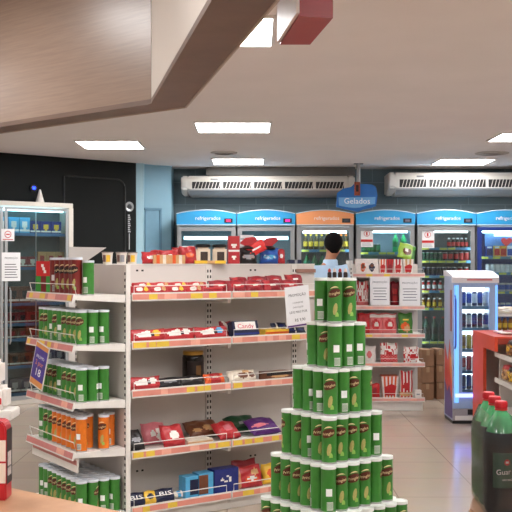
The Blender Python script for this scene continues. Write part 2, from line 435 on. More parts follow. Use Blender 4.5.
# hanging red sign
ZS = 2.55
def sp(px, py):
    z = F*(ZS-H)/(HY-py); return ((px-256)/F*z, z)
q = [sp(299.5, 16), sp(333, 18), sp(310, 44.7), sp(280, 44.7)]
rs = thing('hanging_sign', 'deep red box sign with a pale side panel hanging from the ceiling', 'hanging sign')
mb = MB(); mb.prism(q, ZS, CEIL-0.001)
ms = mb.mesh('box', [mat('deep red sign face', (150, 22, 30), 0.4, var=0.03), mat('red underside', (160, 58, 58), 0.5, var=0.03)], smooth=0)
ms.polygons[0].material_index = 1
ob('box', ms, rs)
mb = MB(); d = 0.012
e = Vector((q[0][0]-q[3][0], q[0][1]-q[3][1])).normalized(); nn = Vector((-e.y, e.x)); nn = nn if nn.x < 0 else -nn
mb.prism([q[3], q[0], (q[0][0]+nn.x*d, q[0][1]+nn.y*d), (q[3][0]+nn.x*d, q[3][1]+nn.y*d)][::-1], ZS+.01, CEIL-0.001)
mb.build('side_panel', mat('pale sign side', (226, 214, 208), 0.4, var=0.03), rs, smooth=0)
# ------------------------------------------------------------------ white gondola, turned 34 degrees
GA = math.atan2(0.562, 0.827); GO = Vector((-0.791, 6.023, 0))
def G(t, s, z=0):     # t along the long side, s towards its back
    return (GO.x+0.827*t-0.562*s, GO.y+0.562*t+0.827*s, z)
def t_at(px, s):
    k = (px-256)/F
    # (GO.x + .827t - .562s) = k (GO.y + .562t + .827s)
    return (k*(GO.y+0.827*s)-GO.x+0.562*s)/(0.827-0.562*k)
SB = [1.416, 1.112, 0.806, 0.420, 0.072]      # price strip bottoms of the five shelves
SH = [b+0.037 for b in SB]                    # shelf surfaces
gon = thing('gondola_shelf', 'long white double-sided gondola shelf with salmon price strips full of sweets', 'shelving unit', GO, GA)
LEN = 1.66
mb = MB(); mb.box(0.01, LEN, 0.03, 0.76, 0, 0.07); mb.build('base', white_metal, gon, bevel=.004)
mb = MB(); mb.box(0.006, 1.745, 0.37, 0.39, 0.07, 1.645); mb.build('back_panel', panel_white, gon, smooth=0)
mb = MB(); mb.box(0.006, 1.745, 0.365, 0.76, 1.645, 1.652); mb.build('top_board', white_metal, gon, smooth=0)
mb = MB(); mb.box(LEN-.02, LEN+.01, 0.395, 0.76, 0.07, 1.645); mb.box(0.006, 0.025, 0.395, 0.76, 0.07, 1.645); mb.build('rear_panel', panel_white, gon, smooth=0)
mb = MB(); mb.box(1.56, 1.745, 0.352, 0.369, 1.585, 1.612); mb.build('rail', mat('brown shelf rail', (150, 112, 98), 0.5, var=0.03), gon, smooth=0)
for x in (0.80, 1.547):
    mb = MB(); mb.box(x-.022, x+.022, 0.358, 0.3695, 0.07, 1.645, 0)
    z = 0.11
    while z < 1.62:
        for dx in (-.011, .011): mb.box(x+dx-.005, x+dx+.005, 0.3565, 0.358, z, z+.02, 1)
        z += 0.04
    mb.build('slotted_post', [white_metal, dark_slot], gon, smooth=0)
# pairs of small holes in the back panel
mb = MB()
for x in (0.24, 0.28, 1.16, 1.20):
    for z in (1.60, 0.25): mb.box(x-.008, x+.008, 0.3685, 0.37, z, z+.012)
mb.build('panel_holes', dark_slot, gon, smooth=0)
MODS = [(0.012, 0.752), (0.760, LEN-.01)]
rs_ = random.Random(3)
for k, b in enumerate(SB):
    for (a, c) in MODS:
        mb = MB(); mb.box(a, c, 0.004, 0.365, b+.012, b+.037); mb.box(a, a+.006, 0.02, 0.365, b-.03, b+.012); mb.box(c-.006, c, 0.02, 0.365, b-.03, b+.012)
        sh = mb.build('shelf', white_metal, gon, smooth=0)
        mb = MB(); mb.box(a, c, -0.006, 0.004, b, b+.052, 3); mb.box(a+.004, c-.004, -.0068, -.006, b+.009, b+.043, 0)
        x = a+.01
        while x < c-.02:
            wd = rs_.choice((.05, .06, .07, .09)); m = rs_.choice((1, 1, 1, 2, 0, 2, 0))
            x2 = min(x+wd, c-.01)
            if m: mb.box(x, x2, -0.0076, -0.0068, b+.009, b+.043, m)
            x = x2+rs_.choice((.005, .02, .05))
        mb.build('price_strip', [strip_red, tag_yellow, tag_pink, white_metal], sh, smooth=0)
        mb = MB(); g = b+.095; mb.tube([(a+.02, .006, b+.05), (a+.02, .006, g), (c-.03, .006, g), (c-.03, .006, b+.05)], .003, 6)
        mb.build('wire_guard', white_metal, sh)

# ------------------------------------------------------------------ endcap shelf at its left end
endc = thing('endcap_shelf', 'white end-of-aisle shelf stacked with green and orange chip cans', 'shelving unit', GO, GA)
EB = [1.420, 1.113, 0.761, 0.460, 0.065]
EH = [b+0.037 for b in EB]
mb = MB(); mb.box(-.02, 0.0, 0.03, 0.78, 0, 1.645); mb.build('back_panel', panel_white, endc, smooth=0)
for y in (0.0, 0.755):
    mb = MB(); mb.box(-.026, 0.004, y, y+.028, 0, 1.645, 0); z = 0.1
    while z < 1.62: mb.box(-.0275, -.026, y+.008, y+.014, z, z+.018, 1); mb.box(-.0275, -.026, y+.017, y+.023, z, z+.018, 1); z += .04
    mb.build('slotted_post', [white_metal, dark_slot], endc, smooth=0)
mb = MB(); mb.box(-.37, -.026, 0.03, 0.76, 0, 0.06); mb.build('base', white_metal, endc, bevel=.004)
for k in range(9): pass
for k, b in enumerate(EB):
    mb = MB()
    mb.prism([(-.376, b+.012), (-.376, b+.037), (-.028, b+.037), (-.028, b-.012)], 0.008, 0.775, 0, axis='y')
    sh = mb.build('shelf', white_metal, endc, smooth=0)
    mb = MB(); MS = T((-.376, 0, b-.004)) @ RY(math.radians(12))
    mb.box(-.010, 0.0, 0.006, 0.776, 0, 0.052, 3, MS); mb.box(-.0105, -.010, 0.010, 0.772, 0.008, 0.044, 0, MS)
    if k < 4:
        x = .03
        while x < .72:
            wd = rs_.choice((.06, .09, .12)); m = rs_.choice((1, 2, 0) if k < 2 else (0, 0, 2))
            if m: mb.box(-.0115, -.0105, x, min(.76, x+wd), 0.009, 0.043, m, MS)
            x += wd+rs_.choice((.0, .02, .05))
    mb.build('price_strip', [mat('rose price strip', (204, 126, 122), 0.4, var=.06), tag_yellow, tag_pink, white_metal], sh, smooth=0)
    if k == 3:
        mb = MB(); mb.box(-.345, -.337, .02, .76, b-.085, b+.010, 0); mb.box(-.3465, -.345, .03, .75, b-.04, b-.012, 1); mb.build('under_strip', [white_metal, MATS['rose price strip']], sh, smooth=0)
    if k < 4:
        mb = MB(); g = b+.105; mb.tube([(-.352, .012, b+.03), (-.372, .012, g), (-.372, .74, g), (-.352, .74, b+.03)], .003, 6)
        mb.build('wire_guard', white_metal, sh)

# ------------------------------------------------------------------ chip cans
CR = 0.0356; CH = 0.2143
green_can = mat('green foil can', (60, 128, 50), 0.34, 0.0, var=0.10, scale=26)
orange_can = mat('orange foil can', (222, 116, 30), 0.36, var=0.10, scale=26)
brown_can = mat('dark red foil can', (122, 34, 30), 0.36, var=0.12, scale=26)
silver_rim = mat('tin rim', (190, 190, 190), 0.35, 0.8, var=0)
lid_m = mat('cloudy plastic lid', (222, 226, 234), 0.3, var=0.02)
lid_w = mat('white plastic lid', (236, 238, 234), 0.35, var=0.0)
banner_m = mat('dark brown banner', (92, 40, 26), 0.4, var=0.08)
cream = mat('cream print', (244, 222, 170), 0.5, var=0)
gold_print = mat('golden chips print', (182, 170, 102), 0.5, var=0.2, scale=90)
leaf_print = mat('pale green print', (150, 190, 90), 0.5, var=0.15, scale=60)
bar_white = mat('grey white barcode', (206, 208, 200), 0.5, var=0)
def make_can(color, lid, full=True, banner=banner_m):
    r = CR
    mb = MB(); h = CH-.010
    mb.lathe([(r*.93, 0), (r, .003), (r, .006), (r*.985, .008), (r*.985, h-.004), (r, h-.002), (r, h), (r*.9, h)], 22, m=[1, 1, 1, 0, 0, 1, 1])
    body = mb.build('chip_can', [color, silver_rim], None)
    mb = MB(); mb.lathe([(r*1.025, h-.004), (r*1.03, h+.004), (r*1.015, h+.010), (r*.92, h+.010), (r*.90, h+.0075), (0.0005, h+.0075)], 22)
    mb.build('lid', lid, body)
    # the name on a dark leaning banner
    mb = MB(); q = r*.985+.0006; sl = 0.22
    def wob(u):
        x = (u-.5)*2
        return (0.122+sl*.03*x+.010*x*x*abs(x), 0.163+sl*.03*x-.012*x*x)
    mb.patch(q, -.92, .92, 0, 0, 0, 10, wob=wob)
    if full:
        text_into(mb, 'Pringles', .044, T((0, 0, .140)), 1, width=.058, cyl=q+.0006, slant=sl*.9)
        mb.patch(q+.0004, -.62, .62, 0, 0, 1, 8, wob=lambda u: (.168-.004*(2*u-1)**2+.004*(2*u-1), .174-.010*(2*u-1)**2+.004*(2*u-1)))
    else:
        mb.patch(q+.0006, -.6, .6, 0, 0, 1, 6, wob=lambda u: (.136+.011*(2*u-1), .148+.011*(2*u-1)))
    mb.build('name_banner', [banner, cream], body)
    mb = MB()
    mb.patch(q, -.18, .46, 0, 0, 0, 10, wob=lambda u: (.066-.026*math.sqrt(max(0, 1-(2*u-1)**2))+.010*(2*u-1), .066+.026*math.sqrt(max(0, 1-(2*u-1)**2))+.010*(2*u-1)))
    mb.patch(q+.0003, .15, .62, 0, 0, 1, 4, wob=lambda u: (.030, .052-.012*(2*u-1)**2))
    mb.build('chip_picture', [gold_print, leaf_print], body)
    mb = MB(); mb.patch(q, PI-.46, PI+.36, .078, .112, 0, 6); mb.build('nutrition_label', white_ink, body)
    mb = MB(); mb.patch(q, PI-.35, PI+.5, .014, .052, 1, 6)
    for k in range(7): mb.patch(q+.0004, PI-.30+.11*k, PI-.26+.11*k, .018, .048, 2, 1)
    mb.build('barcode', [white_ink, bar_white, green_can if color is green_can else ink], body)
    kids_index(body); return body
can_proto = {}
def can(kind, loc, rot, label, group):
    if kind not in can_proto:
        if kind == 'green_pyramid': o = make_can(green_can, lid_w)
        elif kind == 'green': o = make_can(green_can, lid_m)
        elif kind == 'orange': o = make_can(orange_can, lid_m)
        else: o = make_can(brown_can, lid_m, banner=mat('dark print', (40, 14, 14), .4, var=0))
        can_proto[kind] = o
    else:
        o = copy_tree(can_proto[kind])
    o.location = (loc[0], loc[1], loc[2]+.0006); o.rotation_euler = (0, 0, rot)
    return tag(o, label, 'chip can', group)

# pyramid of green cans
PA = math.radians(37.5); ru = Vector((math.cos(PA), math.sin(PA), 0)); lu = Vector((-math.sin(PA), math.cos(PA), 0))
PC = Vector((0.367, 4.671, 0))
TOPS = [1.583-.2145*k for k in range(6)]
pitch = {2: .093, 3: .0757, 4: .0742, 5: .0737, 6: .0738, 7: .0755}
shift = {2: .019, 3: .022, 4: .004, 5: 0, 6: 0, 7: .010}
# what each visible can shows, left end of the row first, front corner in the middle: L name, B white label, e edge of the name
SHOW = {2: 'BLl', 3: 'eLBbB', 4: 'eBBLBLe', 5: 'eLBLLLLLB', 6: 'LLLLeBLLLeL', 7: 'LLeLLeLLLLeLL'}
TN = ['top', 'second', 'third', 'fourth', 'fifth', 'lowest visible']
pl = MB(); zb = TOPS[5]-CH
MP = T(PC) @ RZ(PA)
pl.box(-.285, .285, -.285, .285, 0.0, zb-.012, 0, MP); pl.box(-.30, .30, -.30, .30, zb-.012, zb, 0, MP)
tag(pl.build('display_plinth', white_metal, None), 'low white display plinth under the pyramid of green cans', 'plinth')
def rot_for(ch):
    return {'L': R.uniform(-.35, .3), 'l': R.uniform(-.1, .45), 'B': PI+R.uniform(-.35, .3), 'b': PI+R.uniform(.3, .6), 'e': R.choice((-1, 1))*R.uniform(1.25, 1.7)}[ch]
for ti, n in enumerate(range(2, 8)):
    z0 = TOPS[ti]-CH; d = pitch[n]; c = PC+Vector((shift[n], 0, 0))
    for i in range(n):          # along the right face
        for j in range(n):      # along the left face
            if 0 < i < n-1 and 0 < j < n-1: continue
            p = c+ru*(i-(n-1)/2)*d+lu*(j-(n-1)/2)*d
            vis = (i == 0 or j == 0)
            if vis:
                ch = SHOW[n][(n-1)-j if i == 0 else (n-1)+i]
                rz = rot_for(ch)
            else: rz = R.uniform(0, 6.28)
            tn = TN[ti]
            if i == 0 and j == 0: lab = 'green chip can at the front corner of the %s tier of the pyramid' % tn
            elif i == 0: lab = 'green chip can, %s left of the front corner, %s pyramid tier' % (ORD[j-1], tn)
            elif j == 0: lab = 'green chip can, %s right of the front corner, %s pyramid tier' % (ORD[i-1], tn)
            else: lab = 'green chip can on the far sides of the %s tier of the pyramid' % tn
            can('green_pyramid', (p.x, p.y, z0), rz, lab, 'green chip cans in the pyramid, %s tier' % tn if False else 'green chip cans stacked in the pyramid')

# cans on the endcap shelves
def face(): return GA*0+R.uniform(-.4, .5)-.35
SHN = ['top', 'second', 'third', 'fourth', 'bottom']
def endcan(level, j, i, kind, dt=.0745, ds=.0755, t0=-.300, s0=.062):
    t = t0+dt*i; s = s0+ds*j
    p = G(t, s, EH[level])
    what = {'green': 'green', 'orange': 'orange', 'brown': 'dark red'}[kind]
    if i == 0: lab = '%s chip can, %s in the front row of the %s endcap shelf' % (what, ORD[j+(1 if kind == 'brown' and s0 > .12 else 0)]+' from the right', SHN[level])
    else: lab = '%s chip can, row %s, place %s, %s endcap shelf' % (what, ('two', 'three', 'four')[i-1]+' from the front', ORD[j]+' from the right', SHN[level])
    ch = R.choice('LLLlB') if level != 4 else R.choice('LLLB')
    if j == 0 and i > 0: ch = R.choice('BBe') if level != 3 else R.choice('LLB')
    rz = rot_for(ch)-.25
    o = can(kind, p, rz, lab, 'chip cans on the %s endcap shelf' % SHN[level])
    if kind == 'brown': o.scale = (1, 1, 1.09)
for lv in (1, 2):
    for j in range(9):
        for i in range(3 if j == 0 else 2): endcan(lv, j, i, 'green')
for j in range(9):
    for i in range(3 if j == 0 else 4 if j == 1 else 2):
        if i == 1 and j == 0 or i == 2 and j == 1: continue
        endcan(3, j, i, 'green' if j >= 6 else 'orange')
for j in range(9):
    for i in range(4): endcan(4, j, i, 'green')
for j in range(9):
    if j < 5: endcan(0, j, 0, 'brown', s0=.171)
    elif j < 8: pass
endcan(0, 0, 0, 'brown', s0=.095, t0=-.318)
endcan(0, 0, 1, 'green', s0=.044, t0=-.337)
# red carton and green can at the far end of that shelf
EC = [mat('red carton print', (190, 34, 34), .45, var=.05), mat('carton white mark', (236, 226, 220), .5, var=0), mat('carton green', (52, 130, 48), .45, var=.06), mat('carton dark red', (110, 22, 24), .45, var=.05)]
def lab_pat(u, v): return 1 if abs(u+.3*v) < .16 and abs(v) < .6 else 0
o = ob('snack_carton', carton_mesh('snack_carton', .11, .08, .10, EC, lab_pat), None, G(-.268, .705, EH[0]+.112), GA-PI/2*.55)
tag(o, 'red snack carton on top of a green one, far end of the top endcap shelf', 'carton')
o = ob('snack_carton', carton_mesh('snack_carton', .115, .085, .112, [EC[2], EC[3]], lambda u, v: 1 if abs(u) < .35 else 0), None, G(-.268, .705, EH[0]), GA-PI/2*.55)
tag(o, 'green and dark red snack carton under the red one, top endcap shelf', 'carton')

# tilted purple promotion card clipped to the second endcap shelf
pc = thing('promo_card', 'tilted purple promotion card with orange ends clipped to the endcap price strip', 'promotion card', G(-.442, .445, 0.865), GA-PI/2+.12)
MT = RY(math.radians(15)) @ RX(math.radians(-3))
mb = MB(); mb.box(-.085, .085, -.006, 0, 0, .285, 0, MT); mb.build('card', white_metal, pc, smooth=0)
mb = MB(); mb.box(-.078, .078, -.0072, -.006, .045, .25, 0, MT); mb.box(-.078, .078, -.0072, -.006, .008, .045, 1, MT); mb.box(-.078, .078, -.0072, -.006, .25, .278, 1, MT)
mb.build('print', [mat('violet print', (66, 46, 140), .4, var=.35, scale=14), mat('orange print', (214, 140, 72), .4, var=.1)], pc, smooth=0)
mb = MB()
text_into(mb, 'PROMO', .05, MT @ T((0, -.0082, .195)), 0, width=.10); text_into(mb, '2 por', .05, MT @ T((0, -.0082, .155)), 1, width=.10)
text_into(mb, '18', .07, MT @ T((0, -.0082, .095)), 0, width=.06)
mb.build('lettering', [white_ink, mat('orange lettering', (240, 150, 90), .5, var=0)], pc, smooth=0)

# little sweets standing on the lids of the top cans
for q, (px, py_) in enumerate(((329.5, 4.712), (334.5, 4.728), (340, 4.725), (345.5, 4.72))):
    z0 = TOPS[0]+.0006-.0019
    t = thing('chocolate_figure', 'tiny dark sweet with red top, %s from the left on the top cans of the pyramid' % ORD[q], 'sweet', ((px-256)/F*py_, py_, z0), 0, 'tiny sweets on top of the pyramid')
    MB().lathe([(.009, 0), (.0105, .004), (.0105, .024), (.006, .030)], 12).build('wrapper', mat('dark sweet foil', (46, 28, 26), .3, var=.1), t)
    MB().lathe([(.0065, .029), (.008, .036), (.005, .044), (.001, .047)], 10).build('top', [mat('red sweet top', (170, 46, 44), .4, var=0), mat('pale sweet top', (214, 190, 176), .4, var=0)][q % 2], t)
# ------------------------------------------------------------------ goods on the gondola
def C(name, rgb, rough=.35, var=.07): return mat(name, rgb, rough, var=var, scale=40)
c_red = C('red wrapper', (182, 42, 48)); c_dred = C('dark red wrapper', (142, 30, 42)); c_white = C('white print', (236, 232, 226)); c_yel = C('yellow print', (236, 190, 60))
c_blk = C('black wrapper', (28, 24, 26)); c_blue = C('blue wrapper', (30, 44, 120)); c_navy = C('navy wrapper', (22, 28, 62)); c_lblue = C('light blue wrapper', (84, 170, 216))
c_pink = C('pink wrapper', (214, 120, 130)); c_brown = C('brown wrapper', (112, 66, 44)); c_tan = C('tan print', (206, 160, 110)); c_green = C('dark green wrapper', (28, 72, 46))
c_purple = C('purple wrapper', (84, 34, 110)); c_orange = C('orange wrapper', (222, 92, 36)); c_cream = C('cream wrapper', (226, 214, 196)); c_grey = C('grey print', (150, 150, 155))
def ell(cu, cv, a, b, k=1): return lambda u, v: k if ((u-cu)/a)**2+((v-cv)/b)**2 < 1 else 0
def multi(*fs):
    def f(u, v):
        for g in reversed(fs):
            k = g(u, v)
            if k: return k
        return 0
    return f
def band(v0, v1, k): return lambda u, v: k if v0 < v < v1 else 0
def vband(u0, u1, k): return lambda u, v: k if u0 < u < u1 else 0
def speck(seed, dens, k):
    def f(u, v):
        h = math.sin((round(u*9)+seed)*12.9898+(round(v*7)+seed*3)*78.233)*43758.5453
        return k if h-math.floor(h) < dens else 0
    return f
_pc = {}
def pack_mesh(key, kind, w, h, th, mats, pat, seed=0, fins='x'):
    k = (key, w, h, th)
    if k not in _pc:
        _pc[k] = pillow_mesh(key, w, h, th, mats, pat, nx=20, ny=14, seed=seed, fins=fins) if kind == 'p' else carton_mesh(key, w, th, h, mats, pat, nx=20, nz=14)
    return _pc[k]
def settle(o, z, front=.013):
    # rest the lowest point on the shelf and keep the front clear of the wire guard
    M = o.rotation_euler.to_matrix(); w = [M @ v.co for v in o.data.vertices]
    o.location.z = z-min(p.z for p in w)
    n = Vector((-0.562, 0.827, 0)); lo = min(p.dot(n) for p in w)+(Vector(o.location)-GO).dot(n)
    if lo < front: o.location += n*(front-lo)
    hi = max(p.dot(n) for p in w)+(Vector(o.location)-GO).dot(n)
    if hi > .350: o.location -= n*min(hi-.350, max(0, lo-front))
def put(name, me, level, px0, px1, label, cat, group, s=.055, tilt=0, dz=0, rz=0, text=None, tmat=None, tz=.5, tw=.6, toff=None, z=None):
    t = (t_at(px0, s)+t_at(px1, s))/2
    zz = (SH[level] if z is None else z)+dz+.001
    o = ob(name, me, None, G(t, s, zz), (math.radians(-tilt), 0, GA+rz))
    tag(o, label, cat, group); settle(o, zz)
    if text:
        xs = [v.co.x for v in me.vertices]; zs = [v.co.z for v in me.vertices]; ys = [v.co.y for v in me.vertices]
        mb = MB(); text_into(mb, text, (max(zs)-min(zs))*.45, T((0, min(ys)-.0015 if toff is None else toff, max(zs)*tz)), 0, width=(max(xs)-min(xs))*tw)
        mb.build('lettering', tmat or white_ink, o, smooth=0)
    return o
def width_px(px0, px1, s=.055): return t_at(px1, s)-t_at(px0, s)

# shelf 1: red biscuit packs lying in the left bay, a heap of dark red bags in the right bay
g1 = 'red packs on the top gondola shelf'
rb = lambda k: pack_mesh('biscuit_pack', 'p', .150, .055, .05, [c_red, c_white, c_yel, c_dred], multi(ell(-.25, 0, .3, .5, 1), ell(.35, .1, .2, .5, 2 if k else 3)), k)
xs = [(131, 150), (149, 168), (166, 186), (184, 204)]
for k, (a, b) in enumerate(xs):
    put('biscuit_pack', pack_mesh('biscuit_pack%d' % (k % 2), 'p', .155, .058, .05, [c_red, c_white, c_tan if k % 2 else c_yel, c_dred], multi(ell(-.2, 0, .35, .5, 1), ell(.4, .1, .2, .6, 2)), k), 0, a, b,
        'red biscuit pack with pale print, %s from the left on the top gondola shelf' % ORD[k], 'biscuit pack', g1, tilt=15)
    put('biscuit_pack', pack_mesh('biscuit_pack%d' % (k % 2), 'p', .155, .058, .05, [c_red, c_white, c_tan if k % 2 else c_yel, c_dred], multi(ell(-.2, 0, .35, .5, 1), ell(.4, .1, .2, .6, 2)), k), 0, a+3, b+3,
        'red biscuit pack behind the %s front one on the top gondola shelf' % ORD[k], 'biscuit pack', g1, s=.13, tilt=20, dz=.02)
put('biscuit_pack', pack_mesh('flat red pack', 'p', .16, .04, .045, [c_red, c_dred], band(-.2, .3, 1), 5), 0, 203, 222, 'low plain red pack at the right end of the left bay, top gondola shelf', 'biscuit pack', g1, tilt=10)
hp = [(228, 246, .055, 0, 0), (245, 264, .055, 0, 4), (263, 282, .055, 0, -3), (281, 300, .06, 0, 0), (210, 230, .10, 0, -5), (231, 250, .185, .02, 8), (249, 268, .185, .025, -6), (266, 285, .185, .03, 5), (284, 306, .185, .035, 0)]
for k, (a, b, s, dz, r_) in enumerate(hp):
    put('chocolate_bag', pack_mesh('chocolate_bag%d' % (k % 3), 'p', .148, .088, .05, [c_dred, c_red, c_white], multi(ell(0, 0, .75, .5, 1), ell(.05, .05, .4, .16, 2)) if k % 3 != 2 else multi(vband(-.9, -.3, 1), ell(0, 0, .3, .2, 2)), k, 'both'), 0, a, b,
        'dark red chocolate bag, %s from the left in the %s row of the heap on the top gondola shelf' % ((ORD[k], 'front') if k < 4 else (ORD[k-4], 'back')), 'chocolate bag', g1, s=s, tilt=22, dz=dz, rz=math.radians(r_))

# shelf 2: red flow packs with a white bear, candy box, dark blue bars
g2 = 'packs on the second gondola shelf'
def bear(k): return multi(ell(-.25, -.05, .42, .45, 1), ell(-.05, .25, .2, .4, 1), ell(.45, .2, .22, .55, 2 if k == 0 else 3 if k == 2 else 1), ell(.2, .05, .13, .3, 4))
for k, (a, b) in enumerate(((131, 166), (160, 197), (195, 229))):
    put('chocolate_pack', pack_mesh('bear_pack%d' % k, 'p', .255, .085, .045, [c_red, c_white, c_yel, c_lblue, c_blk], bear(k), k+3), 1, a, b,
        'long red chocolate pack with a white figure, %s from the left on the second gondola shelf' % ORD[k], 'chocolate pack', g2, s=.045+.02*(k % 2), tilt=24)
put('candy_carton', pack_mesh('candy_carton', 'c', .21, .098, .06, [c_navy, c_white, c_red, c_blue], multi(band(-1, -.72, 3), lambda u, v: 1 if abs(u) < .82 and -.35 < v < .8 else 0)), 1, 231, 258, 'navy candy carton with pink and red lettering on the second gondola shelf', 'candy carton', g2, s=.05, tilt=18, text='Candy', tmat=C('crimson lettering', (214, 40, 80)), tz=.60, tw=.62)
put('chocolate_bar', pack_mesh('striped bar', 'p', .10, .12, .03, [c_dred, c_white, c_blue], multi(lambda u, v: 1 if abs(u+v*.4) < .25 else 0, ell(.4, .3, .3, .4, 2)), 3), 1, 222, 236, 'dark red and blue sachet leaning behind the candy carton, second gondola shelf', 'sachet', g2, s=.12, tilt=30)
put('bar_tray', pack_mesh('yellow tray', 'c', .20, .045, .10, [c_yel, c_orange], band(-.3, .3, 1)), 1, 260, 286, 'low yellow carton of bars on the second gondola shelf', 'carton', g2, s=.07)
for k, (a, b) in enumerate(((284, 297), (291, 306), (273, 287))):
    put('chocolate_bar', pack_mesh('navy bar%d' % (k % 2), 'p', .135, .06, .03, [c_navy, c_white, c_blue], multi(vband(-.5, -.25, 1), ell(.3, 0, .4, .35, 2)), k), 1, a, b, 'dark blue chocolate bar, %s of the three beside the yellow carton' % ('left' if k == 2 else 'middle' if k == 0 else 'right'), 'chocolate bar', g2, s=.05+.05*(k == 2), tilt=30, dz=.0+.03*(k == 2))

# shelf 3
g3 = 'packs on the third gondola shelf'
put('chocolate_pack', pack_mesh('bear_pack0', 'p', .235, .085, .05, [c_red, c_white, c_yel, c_lblue, c_blk], bear(1), 3), 2, 130, 160, 'red chocolate pack with a white figure at the left end of the third gondola shelf', 'chocolate pack', g3, s=.05, tilt=22)
put('chocolate_pack', pack_mesh('black_pack', 'p', .19, .07, .045, [c_blk, c_grey], multi(ell(0, 0, .5, .22, 1)), 2), 2, 158, 182, 'black chocolate pack with grey lettering in front of the dark jar', 'chocolate pack', g3, s=.05, tilt=28)
put('chocolate_pack', pack_mesh('black_pack', 'p', .19, .07, .045, [c_blk, c_grey], None, 2), 2, 181, 203, 'plain black pack right in front of the dark glass jar', 'chocolate pack', g3, s=.06, tilt=40)
jar = thing('cocoa_jar', 'tall dark glass jar with a gold lid on the third gondola shelf', 'jar', G((t_at(182, .23)+t_at(204, .23))/2, .23, SH[2]+.001), GA, None)
mb = MB(); mb.lathe([(.066, 0), (.074, .008), (.074, .165), (.070, .185), (.066, .19)], 28); mb.build('body', mat('dark glass', (24, 14, 12), .12, var=.1), jar)
mb = MB(); mb.lathe([(.069, .19), (.071, .195), (.071, .212), (.067, .216)], 28); mb.build('lid', mat('gold lid', (196, 150, 70), .3, .8, var=.04), jar)
mb = MB(); mb.patch(.0748, -1.1, 1.1, .03, .15, 0, 12)
mb.patch(.0754, -.25, .25, .05, .12, 1, 6)
mb.build('label', [mat('dark jar label', (34, 20, 18), .4, var=.1), mat('gold jar emblem', (120, 84, 46), .4, var=.1)], jar)
put('chocolate_bar', pack_mesh('orange_bar', 'p', .155, .075, .045, [c_orange, c_red, c_white], multi(vband(-.5, .5, 1), ell(0, 0, .35, .2, 2)), 4), 2, 204, 227, 'orange and red bar right of the dark jar', 'chocolate bar', g3, s=.06, tilt=35)
put('truffle_bag', pack_mesh('white_brown', 'p', .225, .09, .05, [c_cream, c_brown, c_tan], multi(ell(-.05, -.3, .35, .5, 1), ell(.6, -.2, .25, .5, 1), ell(.25, .4, .3, .25, 2)), 6), 2, 228, 259, 'white bag with brown chocolate print on the third gondola shelf', 'sweets bag', g3, s=.06, tilt=40)
put('truffle_bag', pack_mesh('brown_tray', 'c', .22, .055, .10, [c_brown, c_blk, c_tan], multi(band(.2, .8, 1), ell(0, -.1, .7, .3, 2))), 2, 260, 291, 'dark brown chocolate carton at the right end of the third gondola shelf', 'chocolate carton', g3, s=.07)

# shelf 4
g4 = 'sweet bags on the fourth gondola shelf'
data = [(129, 146, c_blk, c_grey, 'black bag at the left end', .145, 38), (143, 168, c_pink, c_white, 'pink bag with white flowers', .15, 30), (163, 187, c_red, c_white, 'red bag with a pale print', .15, 30),
        (189, 224, c_brown, c_tan, 'brown bag with a tan biscuit print',   .155, 60), (219, 243, c_red, c_pink, 'red bag right of the brown one', .15, 56), (229, 262, c_green, c_grey, 'dark green bag', .155, 58), (252, 283, c_purple, c_pink, 'purple bag at the right end', .155, 58)]
for k, (a, b, m1, m2, lab, h, ti) in enumerate(data):
    w_ = width_px(a, b, .07)*.9
    pat = {0: ell(0, -.2, .6, .2, 1), 1: multi(ell(-.2, -.2, .25, .3, 1), ell(.3, -.5, .25, .3, 1), ell(.25, .1, .2, .25, 1)), 3: multi(ell(.3, -.3, .4, .35, 1), ell(-.5, -.5, .3, .2, 1)), 5: ell(.2, -.3, .5, .22, 1), 6: ell(-.3, -.2, .6, .18, 1)}.get(k, multi(ell(0, -.1, .45, .4, 1)))
    put('sweets_bag', pack_mesh('sweets_bag%d' % k, 'p', w_, h, .07, [m1, m2], pat, k+11, 'both'), 3, a, b, '%s on the fourth gondola shelf' % lab, 'sweets bag', g4, s=.035+.15*(k % 2), tilt=ti, rz=math.radians((3, -4, 2, -3, 4, -2, 3)[k]))
put('card_tray', pack_mesh('cream_tray', 'c', .19, .035, .12, [c_cream, c_tan], band(-.2, .4, 1)), 3, 184, 209, 'low cream carton in front of the brown bag on the fourth gondola shelf', 'carton', g4, s=.065, z=SH[3])

# shelf 5
g5 = 'packs on the bottom gondola shelf'
for k, (a, b, m1) in enumerate(((128, 144, c_navy), (143.5, 158, c_yel), (157, 173, c_navy))):
    txt = 'BIS' if k != 1 else None
    put('wafer_pack', pack_mesh('wafer_pack%d' % (k % 2), 'p', .145 if k != 1 else .085, .085, .045, [m1, c_white, c_navy], None if k != 1 else multi(ell(0, 0, .6, .4, 2)), k, 'x'), 4, a, b,
        ('navy wafer pack with big white letters, %s the yellow pack' % ('left of' if k == 0 else 'right of')) if k != 1 else 'yellow wafer pack between the two navy packs', 'wafer pack', g5, s=.05, tilt=28, text=txt, tz=.5, tw=.6, toff=-.030)
put('wafer_pack', pack_mesh('white_flat', 'p', .10, .05, .035, [c_cream, c_lblue, c_orange], multi(vband(-.5, 0, 1), vband(.4, .7, 2)), 2), 4, 172, 190, 'flat white pack beside the light blue cartons', 'wafer pack', g5, s=.07, tilt=50)
cart = [(182, 195, .140, c_lblue, c_navy, 'light blue carton with a dark window, left one of two', .06), (195.5, 210, .148, c_lblue, c_brown, 'light blue carton with a brown picture, right one of two', .07),
        (211, 235, .158, c_blue, c_white, 'dark blue chocolate carton with pale dots', .07)]
